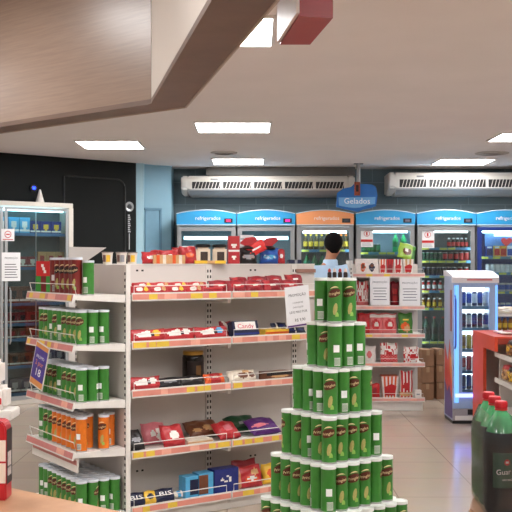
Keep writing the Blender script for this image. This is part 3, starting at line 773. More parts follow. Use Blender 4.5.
for k, (a, b, h, m1, m2, lab, s) in enumerate(cart):
    pat = (lambda u, v: 1 if u > -.3 and abs(v) < .75 else 0) if k == 0 else (lambda u, v: 1 if u < .35 and abs(v) < .8 else 0) if k == 1 else multi(ell(-.35, .1, .14, .14, 1), ell(-.05, -.05, .12, .12, 1), ell(.3, .1, .14, .2, 1), ell(.1, .35, .1, .1, 1))
    put('chocolate_carton', pack_mesh('choc_carton%d' % k, 'c', width_px(a, b, s)-.002, h, .09, [m1, m2], pat), 4, a, b, lab+' on the bottom gondola shelf', 'chocolate carton', g5, s=s+.02)
put('biscuit_bag', pack_mesh('red_biscuit_bag', 'p', .22, .150, .08, [c_red, c_orange, c_tan, c_white], multi(vband(-1, -.72, 2), ell(.1, -.25, .5, .3, 1), ell(.1, -.2, .4, .16, 3), ell(.35, .35, .25, .3, 2)), 9, 'both'), 4, 234, 264, 'large red biscuit bag on the bottom gondola shelf', 'biscuit bag', g5, s=.07, tilt=14)
put('biscuit_bag', pack_mesh('pink_biscuit_bag', 'p', .20, .165, .06, [c_dred, c_pink], ell(0, 0, .5, .5, 1), 8, 'both'), 4, 232, 258, 'dark red bag standing behind the large red biscuit bag', 'biscuit bag', g5, s=.19, tilt=8)
put('biscuit_bag', pack_mesh('yellow_bag', 'p', .17, .14, .07, [c_yel, c_orange, c_green], multi(ell(0, 0, .7, .5, 1), ell(.2, -.6, .5, .2, 2)), 4, 'both'), 4, 262, 284, 'yellow and orange bag half hidden behind the can pyramid, bottom gondola shelf', 'biscuit bag', g5, s=.09, tilt=14)

# promotion sheet taped to the top price strip
ps = thing('promo_sheet', 'white PROMOÇÃO sheet hanging from the top gondola shelf beside the can pyramid', 'promotion sheet', G((t_at(283, -.012)+t_at(310, -.012))/2, -.0095, 1.494), (0, math.radians(-5), GA))
mb = MB(); mb.box(-.105, .105, -.0015, 0, -.285, 0, 0); mb.build('sheet', paper, ps, smooth=0)
mb = MB()
text_into(mb, 'PROMOÇÃO', .04, T((0, -.0026, -.062)), 0, width=.15)
for k, l in enumerate(('2 CAIXAS DE', 'CHOCOLATE', 'LEVE MAIS POR')): text_into(mb, l, .024, T((0, -.0026, -.115-.033*k)), 0, width=(.09, .09, .155)[k])
text_into(mb, 'R$ 9,90', .034, T((.01, -.0026, -.238)), 0, width=.09)
mb.build('lettering', ink, ps, smooth=0)
mb = MB(); mb.box(-.10, .10, -.0022, -.0015, -.282, -.270); mb.build('purple_line', mat('violet line', (92, 50, 120), .5, var=0), ps, smooth=0)

# ------------------------------------------------------------------ goods standing on top of the gondola
TZ = 1.652
def top(name, me, px, s, label, cat, group, rz=0, tilt=0, dz=0):
    return tag(ob(name, me, None, G(t_at(px, s), s, TZ+dz+.0005), (math.radians(-tilt), 0, GA*.3+rz)), label, cat, group)
cup_g = 'small noodle cups on top of the shelving'
for k, (px, c2) in enumerate(((107.5, c_yel), (121.5, c_grey), (132, c_yel))):
    cup = thing('snack_cup', 'small white snack cup %s on top of the end panel' % ('with a yellow patch, left one' if k == 0 else 'with a grey patch, middle one' if k == 1 else 'with a yellow patch, right one'), 'snack cup', G(t_at(px, .42), .42, TZ), 0, cup_g)
    mb = MB(); mb.lathe([(.030, 0), (.036, .07), (.038, .072)], 20); mb.build('cup', mat('cup white', (226, 218, 208), .45, var=.03), cup)
    mb = MB(); mb.lathe([(.039, .072), (.039, .076), (.036, .078)], 20); mb.build('lid', mat('cup lid', (150, 134, 128), .4, var=.05), cup)
    mb = MB(); mb.patch(.0352, -.1, .7, .012, .058, 0, 6); mb.patch(.0352, -.9, -.2, .012, .058, 1, 6); mb.build('label', [c2, mat('cup print', (120, 90, 84), .5, var=.2)], cup)
rg = 'red bags on top of the gondola'
for k, (px, w_, h, rz) in enumerate(((150, .11, .085, .2), (158, .12, .10, -.2), (169, .13, .10, .1), (181, .13, .125, -.1), (189, .12, .13, .15))):
    top('snack_bag', pack_mesh('red_top_bag%d' % k, 'p', w_, h, .06, [c_red, c_orange, c_white], multi(ell(.1, -.2, .5, .3, 1 if k > 2 else 2)), k+20, 'both'), px, .46+.085*(k % 2), 'glossy red snack bag, %s from the left on top of the gondola' % ORD[k], 'snack bag', rg, rz, 20)
for k, px in enumerate((161, 177)):
    top('biscuit_tray', pack_mesh('tan_tray%d' % k, 'c', .11, .06, .05, [c_tan, c_orange, c_cream], multi(vband(-.6, -.2, 1), vband(.2, .6, 2))), px, .40, 'tan carton in front of the red bags on top of the gondola, %s one' % ('left', 'right')[k], 'carton', None)
for k, px in enumerate((203, 219.5)):
    j = thing('cookie_jar', 'pale square jar with a black lid on top of the gondola, %s one' % ('left', 'right')[k], 'jar', G(t_at(px, .45), .45, TZ), 0.1, 'pale jars with black lids')
    mb = MB(); mb.box(-.05, .05, -.045, .045, 0, .118); mb.build('body', mat('pale jar', (222, 206, 186), .3, var=.04), j, bevel=.012)
    mb = MB(); mb.lathe([(.052, .118), (.053, .121), (.053, .135), (.048, .139)], 24); mb.build('lid', black_plastic, j)
    mb = MB(); mb.box(-.02, .032, -.0465, -.0445, .02, .085); mb.build('label', mat('dark jar print', (60, 46, 42), .5, var=.3, scale=60), j, smooth=0)
put_ = top('biscuit_carton', pack_mesh('yellow_low', 'c', .22, .022, .05, [c_yel, c_tan], vband(-.2, .3, 1)), 210, .375, 'thin yellow carton lying before the black-lidded jars', 'carton', None)
top('thin_tablet', pack_mesh('black_tablet', 'c', .36, .010, .09, [c_blk, c_navy], None), 208, .345+.045, 'flat black tray under the jars on top of the gondola', 'tray', None) if False else None
top('chocolate_box', pack_mesh('tall_red', 'c', .082, .20, .05, [c_red, c_white, c_dred], multi(band(-.15, -.03, 1), ell(0, .3, .6, .1, 1), ell(0, -.55, .5, .1, 1))), 233.5, .44, 'tall upright red carton on top of the gondola', 'carton', None)
for k, (px, m1, lab) in enumerate(((248, c_blk, 'black bag with red gathered top'), (269, C('royal blue wrapper', (34, 84, 170)), 'blue bag with red gathered top'))):
    b = thing('gift_bag', lab+' standing on the gondola', 'gift bag', G(t_at(px, .45), .45, TZ), GA*.3, 'chocolate gift bags on top of the gondola')
    ob('bag', pack_mesh('gift_bag%d' % k, 'p', .125 if k == 0 else .14, .115, .07, [m1, c_grey if k == 0 else c_lblue], ell(0, -.1, .75, .28, 1), 30+k, 'x'), b)
    mb = MB(); text_into(mb, 'Lacta', .05, T((0, -.034, .052)), 0, width=.08); mb.build('lettering', mat('brown lettering', (170, 130, 110), .4, var=0) if k == 0 else white_ink, b, smooth=0)
    mb = MB(); mb.lathe([(.045, .108), (.050, .118), (.034, .128), (.016, .134)], 16); mb.build('black_neck', black_plastic, b)
    mb = MB(); mb.prism([(-.02, .13), (.02, .13), (.07, .175), (.052, .20), (-.02, .19), (-.065, .15)], -.012, .012, 0, axis='y'); mb.build('red_ruffle', c_red, b, bevel=.004)
top('snack_bag', pack_mesh('red_leaf', 'p', .14, .085, .03, [C('bright red foil', (226, 48, 44)), c_white], multi(ell(0, 0, .5, .2, 1)), 41, 'both'), 259, .40, 'bright red tilted foil bag between the black and blue bags on the gondola', 'snack bag', None, -.1, 0, .075).rotation_euler = (0, math.radians(-28), GA*.3)
b = top('white_card', pack_mesh('price_card', 'c', .10, .085, .004, [paper, c_grey, c_red], multi(band(.2, .5, 1), band(-.3, -.1, 1))), 247, .58, 'white price card standing behind the black bag on the gondola', 'card', None, dz=.13)
top('card_holder', pack_mesh('holder', 'c', .012, .135, .012, [chrome], None), 247, .585, 'thin metal stem holding the white price card', 'card holder', None)
top('snack_bag', pack_mesh('red_small', 'p', .06, .11, .05, [c_red, c_white], ell(0, 0, .4, .3, 1), 44, 'both'), 281, .46, 'small red bag right of the blue gift bag', 'snack bag', None, tilt=5)
top('snack_box', pack_mesh('navy_low', 'c', .10, .03, .06, [c_navy, c_grey], vband(0, .4, 1)), 294, .46, 'low navy carton near the right end of the gondola top', 'carton', None)
# ------------------------------------------------------------------ row of upright refrigerators
FY = 12.77; PXM = F/FY
def fx(px): return (px-256)/PXM
def fz(py): return H-(py-HY)/PXM
steel = mat('grey refrigerator shell', (146, 148, 150), 0.4, 0.1, var=0.03, scale=5)
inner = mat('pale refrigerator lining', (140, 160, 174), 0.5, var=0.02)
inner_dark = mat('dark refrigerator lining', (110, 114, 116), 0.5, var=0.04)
inner_blue = mat('blue refrigerator lining', (36, 62, 140), 0.5, var=0.04)
head_blue = mat('sky blue header', (46, 156, 214), 0.35, var=0.03, scale=4)
head_orange = mat('orange header', (244, 162, 108), 0.35, var=0.05, scale=4)
shelf_rail = mat('yellow and blue shelf rail', (150, 180, 150), 0.5, var=0.25, scale=14)
rail_y = mat('yellow green rail tag', (206, 210, 84), 0.5, var=.1)
rail_b = mat('blue rail', (88, 140, 180), 0.5, var=.1)
tube_on = emitter('lit cabinet tube', (180, 225, 240), 3.5)
side_fill = emitter('cabinet side lamp', (225, 238, 245), 7)
tube_dim = emitter('dim cabinet tube', (205, 232, 245), 8)
def fridge(k, px0, px1, head, lining, shelves, tube, glow_py=238, lab='', frame=None, disp=(200, 30, 60)):
    x0, x1 = fx(px0), fx(px1); cx = (x0+x1)/2; w = (x1-x0)/2
    f = thing('display_refrigerator', lab, 'refrigerator', (cx, FY, 0), 0, 'row of upright display refrigerators')
    top = fz(213); hb = fz(225)
    mb = MB(); t = .04; D = .62
    mb.box(-w, -w+t, .0, D, 0.02, top); mb.box(w-t, w, .0, D, 0.02, top)
    mb.box(-w+t, w-t, D-t, D, 0.02, top); mb.box(-w+t, w-t, 0, D-t, hb-.02, top); mb.box(-w+t, w-t, 0, D-t, 0.02, .26)
    mb.build('body', steel, f, smooth=0)
    mb = MB(); mb.box(-w+t, w-t, D-t-.006, D-t, .26, hb-.02); mb.box(-w+t, -w+t+.006, .02, D-t-.006, .26, hb-.02); mb.box(w-t-.006, w-t, .02, D-t-.006, .26, hb-.02)
    mb.build('lining', lining, f, smooth=0)
    mb = MB(); mb.box(-w+.03, w-.03, -.012, 0, .05, .24); 
    for q in range(6): mb.box(-w+.06, w-.06, -.018, -.012, .07+.027*q, .08+.027*q, 1)
    mb.build('vent_grille', [steel, black_plastic], f, smooth=0)
    # arched header
    poly = [(-w-.004, hb)]
    poly += [(w+.004, hb)]
    n = 12
    for q in range(n+1):
        u = 1-2*q/n; poly.append((u*(w+.004), top-.012+.048*(1-u*u)))
    mb = MB(); mb.prism(poly, -.035, .10, 0, axis='y'); hd = mb.build('header', head, f, smooth=0)
    mb = MB(); pts = [((1-2*q/n)*(w+.004), -.034, top-.010+.048*(1-(1-2*q/n)**2)) for q in range(n+1)]
    mb.tube(pts, .006, 6); mb.box(-w-.004, w+.004, -.040, -.03, hb-.004, hb+.006); mb.build('header_edge', mat('pale header edge', (196, 220, 234), .4, var=0), hd)
    mb = MB(); text_into(mb, 'refrigerados', .07, T((.02, -.0365, (hb+top)/2+.008)), 0, width=.33); mb.build('lettering', white_ink, hd, smooth=0)
    mb = MB(); mb.box(w-.155, w-.045, -.040, -.035, hb+.03, hb+.085, 0); mb.box(w-.13, w-.07, -.042, -.040, hb+.042, hb+.073, 1)
    mb.build('temperature_display', [black_plastic, mat('lit digits %d' % k, disp, .4, var=0, emit=disp, es=1.2)], hd, smooth=0)
    # door
    d = ob('door', None, f); dt = hb-.03; fr = .062
    mb = MB(); fm = frame or steel
    mb.box(-w+.006, -w+fr, -.03, -.002, .27, dt); mb.box(w-fr, w-.006, -.03, -.002, .27, dt); mb.box(-w+fr, w-fr, -.03, -.002, dt-.05, dt); mb.box(-w+fr, w-fr, -.03, -.002, .27, .33)
    bpy.data.objects.remove(d); d = mb.build('door', fm, f, smooth=0)
    mb = MB(); mb.box(-w+fr, w-fr, -.018, -.012, .33, dt-.05); mb.build('pane', glass, d, smooth=0)
    mb = MB(); mb.tube([(w-fr*.5, -.03, 1.0), (w-fr*.5, -.06, 1.03), (w-fr*.5, -.06, 1.45), (w-fr*.5, -.03, 1.48)], .009, 8); mb.build('handle', chrome, d)
    # lamp tube under the ceiling of the cabinet
    mb = MB(); zt = fz(glow_py) if glow_py else hb-.10
    mb.tube([(-w+.09, .05, zt), (w-.09, .05, zt)], .022, 8); mb.build('lamp_tube', tube, f)
    for sg_ in ((-1, 1) if k > 2 else ()):
        mb = MB(); mb.box(*sorted((sg_*(w-.055), sg_*(w-.048))), .008, .03, .36, zt-.03); mb.build('side_lamp', side_fill, f, smooth=0)  # glowing strips added behind the door frame to brighten the shelves
    for z in shelves:
        mb = MB(); mb.box(-w+t+.008, w-t-.008, .06, D-t-.02, z-.012, z)
        sh = mb.build('shelf', white_metal, f, smooth=0)
        mb = MB(); mb.box(-w+t+.01, w-t-.01, .046, .06, z-.028, z+.008, 0); q = -w+.07
        while q < w-.15: mb.box(q, q+.1, .0455, .046, z-.024, z+.004, 1); q += R.choice((.11, .16, .24))
        mb.build('price_rail', [rail_b, rail_y], sh, smooth=0)
    return f, cx, w
_bm = {}
def bottle_mesh(kind, cols):
    k = (kind,)+tuple(c.name for c in cols)
    if k in _bm: return _bm[k]
    mb = MB(); b, l, c = 0, 1, 2
    if kind == 'slim':    # slim drink bottle .21 tall
        mb.lathe([(.028, 0), (.031, .006), (.031, .05), (.0315, .05), (.0315, .115), (.031, .115), (.030, .135), (.013, .180), (.013, .19), (.0155, .19), (.0155, .208), (.012, .21)], 14, m=[0,0,0,1,0,0,0,0,2,2,2])
    elif kind == 'pet':   # big soda bottle .33 tall
        mb.lathe([(.045, 0), (.052, .012), (.052, .10), (.0525, .10), (.0525, .19), (.052, .19), (.050, .22), (.018, .295), (.016, .31), (.0185, .31), (.0185, .328), (.015, .33)], 16, m=[0,0,0,1,0,0,0,0,2,2,2])
    elif kind == 'can':
        mb.lathe([(.026, 0), (.032, .008), (.032, .03), (.0322, .03), (.0322, .095), (.032, .095), (.032, .108), (.027, .119), (.025, .117), (.001, .117)], 16, m=[2,0,0,1,0,0,2,2,2])
    elif kind == 'small':
        mb.lathe([(.025, 0), (.027, .004), (.027, .03), (.0274, .03), (.0274, .08), (.027, .08), (.024, .10), (.014, .115), (.014, .12), (.017, .12), (.017, .135), (.014, .137)], 14, m=[0,0,0,1,0,0,0,0,2,2,2])
    elif kind == 'pack':
        mb.box(-.042, .042, -.03, .03, 0, .15, 0); mb.box(-.036, .036, -.0308, -.03, .02, .11, 1); mb.box(-.03, .03, -.031, -.03, .118, .14, 2)
    elif kind == 'tub':
        mb.lathe([(.040, 0), (.048, .09), (.052, .092), (.052, .108), (.048, .112)], 16, m=[1,2,2,2])
    me = mb.mesh(kind, cols, smooth=40); _bm[k] = me; return me
KNAME = {'slim': 'drink_bottle', 'pet': 'soda_bottle', 'can': 'drink_can', 'small': 'drink_bottle', 'pack': 'drink_carton', 'tub': 'food_tub'}
KCAT = {'slim': 'bottle', 'pet': 'soda bottle', 'can': 'drink can', 'small': 'bottle', 'pack': 'drink carton', 'tub': 'tub'}
def row(kind, cols, n, px0, px1, z, desc, where, y=FY+.11, sc=1):
    """n items evenly between two image columns of the refrigerator row, standing on shelf height z"""
    me = bottle_mesh(kind, cols)
    for i in range(n):
        px = px0+(px1-px0)*(i/(n-1) if n > 1 else .5)
        x = (px-256)/F*y
        o = ob(KNAME[kind], me, None, (x, y, z+.0005), R.uniform(-.15, .15) if kind != 'pack' else 0)
        o.scale = (sc, sc, sc)
        tag(o, '%s, %s from the left %s' % (desc, ORD[i], where) if n > 1 else '%s %s' % (desc, where), KCAT[kind], 'drinks '+where)
def note(f, x0, x1, z0, z1, label, red=True):
    cx = (x0+x1)/2
    t = thing('notice_sheet', label, 'notice', (f.location.x+cx, FY-.0185, z0), 0, 'notices on the refrigerator doors')
    w = (x1-x0)/2; h = z1-z0
    mb = MB(); mb.box(-w, w, -.002, 0, 0, h); mb.build('sheet', paper, t, smooth=0)
    mb = MB()
    if red:
        mb.box(-w*.95, w*.95, -.003, -.002, h*.28, h*.42, 0)
        mb.lathe([(w*.40, 0), (w*.48, .0), (w*.48, .001), (w*.40, .001)], 18, M=T((0, -.002, h*.74)) @ RX(PI/2), caps=False); mb.box(-w*.12, w*.12, -.003, -.002, h*.64, h*.84, 0)
    else:
        mb.box(-w*.7, w*.7, -.003, -.002, h*.75, h*.82, 0)
    for q in range(3): mb.box(-w*.75, w*.75-.01*q, -.003, -.002, h*(.07+.07*q), h*(.09+.07*q), 1)
    mb.build('print', [red_ink, c_grey], t, smooth=0)
b_amber = C('amber drink', (150, 96, 30)); b_dark = C('dark cola drink', (36, 22, 20)); b_green = C('green bottle glass', (20, 104, 60)); b_lgreen = C('bright green bottle', (34, 150, 86)); b_dgreen = C('deep green bottle', (24, 58, 44))
b_red = C('red drink label', (186, 36, 40)); b_yel = C('yellow drink label', (222, 186, 60)); b_white = C('white drink label', (216, 220, 226)); b_blue = C('blue drink label', (44, 80, 170)); b_navy = C('navy drink label', (30, 36, 84)); b_orange = C('orange drink label', (226, 128, 44)); b_sil = mat('silver can end', (176, 178, 182), .35, .6, var=0)

s1 = [fz(264), fz(290), fz(320), fz(350)]
f1, x1, w1 = fridge(1, 177, 236, head_blue, inner, s1, tube_on, 238, 'upright glass-door refrigerator with blue header, leftmost in the row', disp=(214, 30, 70))
f2, x2, w2 = fridge(2, 237.5, 295, head_blue, inner, s1, tube_on, 238, 'upright refrigerator with blue header between the leftmost one and the orange one', disp=(190, 30, 110))
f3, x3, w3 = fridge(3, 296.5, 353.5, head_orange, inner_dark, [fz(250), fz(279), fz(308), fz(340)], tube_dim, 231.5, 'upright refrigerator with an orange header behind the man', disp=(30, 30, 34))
f4, x4, w4 = fridge(4, 356, 414.5, head_blue, inner, [fz(252.5), fz(272), fz(295), fz(325), fz(355)], tube_dim, 231, 'upright refrigerator with blue header directly right of the orange one', disp=(60, 60, 70))
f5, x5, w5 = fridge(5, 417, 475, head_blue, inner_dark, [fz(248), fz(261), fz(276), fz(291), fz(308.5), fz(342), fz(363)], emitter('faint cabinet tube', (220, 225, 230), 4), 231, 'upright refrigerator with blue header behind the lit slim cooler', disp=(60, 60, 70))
f6, x6, w6 = fridge(6, 476.5, 536, head_blue, inner_blue, [fz(257), fz(273), fz(292), fz(312), fz(342)], tube_dim, 231, 'refrigerator with blue header and deep blue door frame, cut off at the right', frame=mat('deep blue door frame', (34, 58, 138), .35, var=.04))
note(f1, -.32, -.17, fz(260), fz(246), 'white notice low on the glass of the leftmost refrigerator', False)
note(f2, -.30, -.16, fz(262), fz(243), 'white notice on the glass of the second refrigerator from the left', False)
note(f4, -.33, -.165, fz(247), fz(229), 'white notice with a red band on the refrigerator right of the orange one')
note(f5, -.335, -.16, fz(248), fz(230), 'white notice with a red band on the refrigerator behind the slim cooler')
W3 = 'on the upper shelf of the orange-headed refrigerator'
row('slim', [C('dark amber drink', (70, 56, 24)), b_yel, b_yel], 5, 305.5, 327, fz(250), 'amber drink bottle with yellow label', W3)
row('slim', [C('dark amber drink', (70, 56, 24)), b_yel, b_orange], 2, 341, 346, fz(250), 'amber drink bottle right of the man', W3)
row('pet', [b_green, b_lgreen, b_dgreen], 4, 307, 330, fz(279), 'green soda bottle', 'on the second shelf of the orange-headed refrigerator')
W4 = 'on the upper shelf of the refrigerator right of the orange one'
row('pet', [b_lgreen, b_green, b_dgreen], 2, 395.5, 403.5, fz(252.5), 'big green soda bottle', W4, sc=.78)
row('can', [b_dgreen, b_green, b_sil], 4, 364, 378, fz(252.5), 'dark green can', W4)
row('small', [b_dark, b_yel, b_red], 8, 364, 405, fz(272), 'small dark bottle with yellow label', 'on the second shelf of the refrigerator right of the orange one')
N5 = ['upper', 'second', 'third', 'fourth', 'fifth', 'sixth']
W5 = lambda i: 'on the %s shelf of the refrigerator behind the slim cooler' % N5[i]
row('small', [b_dark, b_red, b_white], 5, 449, 466, fz(248), 'small dark red bottle', W5(0))
row('can', [b_green, b_dgreen, b_sil], 5, 424, 440, fz(261), 'green drink can', W5(1)); row('can', [b_dark, b_red, b_sil], 3, 445, 456, fz(261), 'dark red drink can', W5(1)); row('can', [b_red, b_red, b_sil], 2, 461, 466.5, fz(261), 'bright red drink can', W5(1))
row('can', [b_navy, b_dark, b_sil], 7, 424, 454, fz(276), 'dark navy drink can', W5(2)); row('can', [b_dark, b_red, b_sil], 2, 460, 466, fz(276), 'dark drink can with red label', W5(2))
row('small', [b_red, b_white, b_white], 8, 423, 463, fz(291), 'small white-labelled red bottle', W5(3))
row('small', [b_amber, b_yel, b_white], 8, 423, 463, fz(308.5), 'small yellow-labelled bottle', W5(4))
row('pet', [b_dgreen, b_dark, b_red], 5, 426, 460, fz(342), 'dark green soda bottle', W5(5))
row('can', [b_red, b_white, b_sil], 6, 424, 452, fz(363), 'red and white can', 'on the lowest shelf seen of the refrigerator behind the slim cooler')
W6 = lambda i: 'on the %s shelf of the blue-framed refrigerator at the right edge' % N5[i]
row('pack', [b_blue, b_navy, b_white], 1, 489, 489, fz(257), 'blue drink carton', W6(0)); row('pack', [b_yel, b_red, b_white], 1, 496.5, 496.5, fz(257), 'yellow and red drink carton', W6(0)); row('pack', [b_orange, b_red, b_yel], 1, 503, 503, fz(257), 'orange drink carton', W6(0)); row('pack', [b_white, b_blue, b_white], 1, 509.5, 509.5, fz(257), 'white drink carton', W6(0))
row('can', [b_white, b_white, b_sil], 6, 488, 512, fz(273), 'white drink can', W6(1))
row('can', [b_sil, b_blue, b_sil], 6, 488, 512, fz(292), 'grey blue drink can', W6(2))
row('can', [b_white, b_blue, b_sil], 4, 497, 514, fz(312), 'white and blue drink can', W6(3))
# picture at the top of the blue-framed refrigerator
dd = thing('header_card', 'blue card with white strip and a red heart inside the blue-framed refrigerator', 'picture card', (x6, FY+.10, fz(246)), 0)
mb = MB(); mb.box(-.26, .26, 0, .006, 0, .20); mb.build('card', mat('pale blue card', (92, 130, 186), .5, var=.2, scale=10), dd, smooth=0)
mb = MB(); mb.box(-.14, .22, -.002, 0, .13, .18, 0)
hp_ = []
for q in range(24):
    a = 2*PI*q/24; hp_.append((.03+.075*(16*math.sin(a)**3)/16, .06+.07*(13*math.cos(a)-5*math.cos(2*a)-2*math.cos(3*a)-math.cos(4*a))/16))
mb.prism(hp_[::-1], -.003, 0, 1, axis='y'); mb.build('print', [white_ink, red_ink], dd, smooth=0)

# ------------------------------------------------------------------ air conditioners
ac_white = mat('pale air conditioner plastic', (206, 200, 192), 0.4, var=0.02, scale=5)
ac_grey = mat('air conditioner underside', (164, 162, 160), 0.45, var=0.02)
def aircon(px0, px1, py0, py1, z, label, hidden=False):
    s = F/z; x0 = (px0-256)/s; x1 = (px1-256)/s; zt = H+(HY-py0)/s; zb = H+(HY-py1)/s
    w = (x1-x0)/2; a = thing('air_conditioner', label, 'air conditioner', ((x0+x1)/2, z, zb), 0, 'wide air conditioners on the back wall')
    h = zt-zb; D = 13.449-z
    prof = [(0.0, h*.30), (.0, h*.80), (.03, h*.97), (.06, h), (D, h), (D, .0), (.22, .0), (.10, h*.07)]
    mb = MB(); mb.prism([(p[0], p[1]) for p in prof][::-1], -w+.10, w-.10, 0, axis='x'); mb.build('housing', ac_white, a, smooth=30)
    for sgn in (-1, 1):
        mb = MB(); e0, e1 = sorted((sgn*(w-.10), sgn*w)); mb.prism([(p[0]-.012 if p[0] < .1 else p[0], p[1]) for p in prof][::-1], e0, e1, 0, axis='x'); mb.build('end_cap', ac_white, a, bevel=.02)
    # five outlet openings with slats
    n = 5; L = 2*(w-.13)/n
    for q in range(n):
        u0 = -w+.13+L*q+.02; u1 = u0+L-.04
        mb = MB(); mb.box(u0, u1, -.004, .002, h*.30, h*.67, 0)
        g = mb.build('air_outlet', black_plastic, a, smooth=0)
        mb = MB(); mb.box(u0-.012, u1+.012, -.014, .0, h*.665, h*.70); mb.box(u0-.012, u1+.012, -.014, 0, h*.27, h*.31)
        k = u0+.03
        while k < u1-.02:
            mb.add([(k, -.018, h*.31), (k+.007, -.018, h*.31), (k+.034, -.018, h*.66), (k+.027, -.018, h*.66), (k, -.006, h*.31), (k+.007, -.006, h*.31), (k+.034, -.006, h*.66), (k+.027, -.006, h*.66)],
                   [(0,1,2,3), (7,6,5,4), (0,4,5,1), (1,5,6,2), (2,6,7,3), (3,7,4,0)]); k += .046
        mb.build('slats', ac_white, g, smooth=0)
    mb = MB(); mb.prism([(.012, h*.28), (.10, h*.055), (.225, -.012), (D, -.012), (D, 0.01), (.22, .01), (.11, h*.10)], -w+.11, w-.11, 0, axis='x'); mb.build('bottom_tray', ac_grey, a, smooth=30)
    mb = MB(); mb.box(-.13-w*.55, -.03-w*.55, -.003, .001, h*.76, h*.84); mb.build('badge', mat('grey badge', (120, 120, 122), .4, var=0), a, smooth=0)
aircon(181, 355, 175.5, 194.5, 13.0, 'long pale air conditioner on the back wall at the left')
aircon(388.5, 556, 172, 194, 13.0, 'long pale air conditioner on the back wall at the right, cut off by the frame')
tag(MB().box(-1.0+.32, 1.36, 13.16, 13.449, H+(HY-174.6)/73.8, CEIL-.001).build('air_duct', mat('grey duct cover', (118, 116, 114), .6, var=.03), None, smooth=0), 'grey cover strip between the left air conditioner and the ceiling', 'duct cover')

# ------------------------------------------------------------------ hanging blue sign
gy = 12.68; gs = F/gy
gx = lambda px: (px-256)/gs
gz = lambda py: H+(HY-py)/gs
sg = thing('hanging_sign', 'blue shaped sign lettered Gelados hanging on a pole over the refrigerators', 'hanging sign', (gx(357), gy, gz(212)))
def pt(px, py): return (gx(px)-gx(357), gz(py)-gz(212))
out = [pt(336.5, 207), (pt(337, 193)), pt(343, 188.5), pt(351, 187), pt(354, 184), pt(362, 184), pt(372, 184.5), pt(376, 187), pt(377.5, 195), pt(376, 206), pt(371, 208), pt(363, 209.5), pt(358, 212), pt(352, 210.5), pt(344, 209)]
mb = MB(); mb.prism(out, -.0, .03, 0, axis='y'); mb.build('board', mat('sign blue', (28, 104, 180), .35, var=.05), sg, smooth=0)
ban = [pt(338.5, 197.5), pt(375.5, 197), pt(375, 204), pt(368, 205), pt(360, 207.5), pt(354, 208), pt(346, 207), pt(339, 205.5)]
mb = MB(); mb.prism(ban, -.006, 0, 0, axis='y'); bn = mb.build('banner', mat('pale blue banner', (108, 168, 220), .4, var=.04), sg, smooth=0)
mb = MB(); text_into(mb, 'Gelados', .13, T((0, -.0075, pt(357, 201.3)[1])), 0, width=.34); mb.build('lettering', white_ink, bn, smooth=0)
mb = MB(); a_, b_ = pt(354.3, 195.5), pt(360, 182)
mb.prism([(a_[0], a_[1]), (b_[0], a_[1]), (b_[0]-.0, b_[1]), (a_[0], b_[1])], -.014, -.001, 0, axis='y'); mb.box(a_[0]+.02, b_[0]-.02, -.016, -.014, a_[1]+.05, b_[1]-.04, 1)
mb.build('ice_lolly_panel', [mat('rust panel', (150, 72, 46), .5, var=.2, scale=60), mat('dark print', (40, 14, 14), .4)], sg, smooth=0)
mb = MB(); mb.tube([(pt(358.5, 0)[0], .015, pt(0, 186)[1]), (pt(358.5, 0)[0], .015, CEIL-gz(212)-.0)], .026, 10); mb.build('pole', mat('grey pole', (146, 148, 150), .4, .3, var=0), sg)
mb = MB(); mb.box(pt(354, 0)[0], pt(363, 0)[0], -.03, .06, CEIL-gz(212)-.012, CEIL-gz(212)-.0005); mb.build('ceiling_plate', mat('grey pole', (146, 148, 150)), sg, smooth=0)

# ------------------------------------------------------------------ glass-door cold cabinet along the black wall
cc = thing('cold_cabinet', 'wide white-framed glass-door cold cabinet against the black wall', 'cold cabinet', (WO.x, WO.y, 0), WA)
U1, U0, DF, DB = -1.10, -3.05, -.30, -.004; ZT = 2.375
cab_frame = mat('cream white cabinet frame', (214, 208, 198), .45, var=.02)
mb = MB(); mb.box(U0, U1, DF+.02, DB, ZT-.05, ZT); mb.box(U0, U1, DF+.02, DB, 0, .06); mb.box(U1-.02, U1, DF+.02, DB, .06, ZT-.05); mb.box(U0, U0+.02, DF+.02, DB, .06, ZT-.05); mb.build('body', cab_frame, cc, bevel=.004)
mb = MB(); mb.box(U0+.02, U1-.02, DB-.012, DB-.002, .06, ZT-.05); mb.build('back_lining', mat('teal grey lining', (78, 96, 100), .6, var=.1), cc, smooth=0)
mb = MB(); mb.box(U0, U1, DF-.03, DF+.02, ZT-.045, ZT+.01); mb.box(U1-.055, U1+.005, DF-.03, DF+.02, .0, ZT-.045); mb.box(U0, U1-.055, DF-.03, DF+.02, 0, .05); mb.build('frame', cab_frame, cc, bevel=.004)
alu = mat('pale aluminium', (176, 180, 182), .35, .4, var=0)
for q, (a, c) in enumerate(((-1.98, -1.16), (-2.84, -2.0))):
    mb = MB(); fr = .035
    mb.box(a, a+fr, DF-.025, DF, .055, ZT-.06); mb.box(c-fr, c, DF-.025, DF, .055, ZT-.06); mb.box(a+fr, c-fr, DF-.025, DF, ZT-.09, ZT-.06); mb.box(a+fr, c-fr, DF-.025, DF, .055, .10)
    d = mb.build('door', alu, cc, smooth=0)
    mb = MB(); mb.box(a+fr, c-fr, DF-.016, DF-.010, .10, ZT-.09); mb.build('pane', glass, d, smooth=0)
    mb = MB(); mb.tube([(a+.06, DF-.026, .72), (a+.06, DF-.05, .75), (a+.06, DF-.05, 1.34), (a+.06, DF-.026, 1.37)], .010, 8); mb.build('handle', alu, d)
mb = MB(); mb.tube([(-2.8, DF+.05, ZT-.085), (-1.2, DF+.05, ZT-.085)], .016, 8); mb.build('lamp_tube', emitter('cabinet tube', (190, 240, 255), 5), cc)
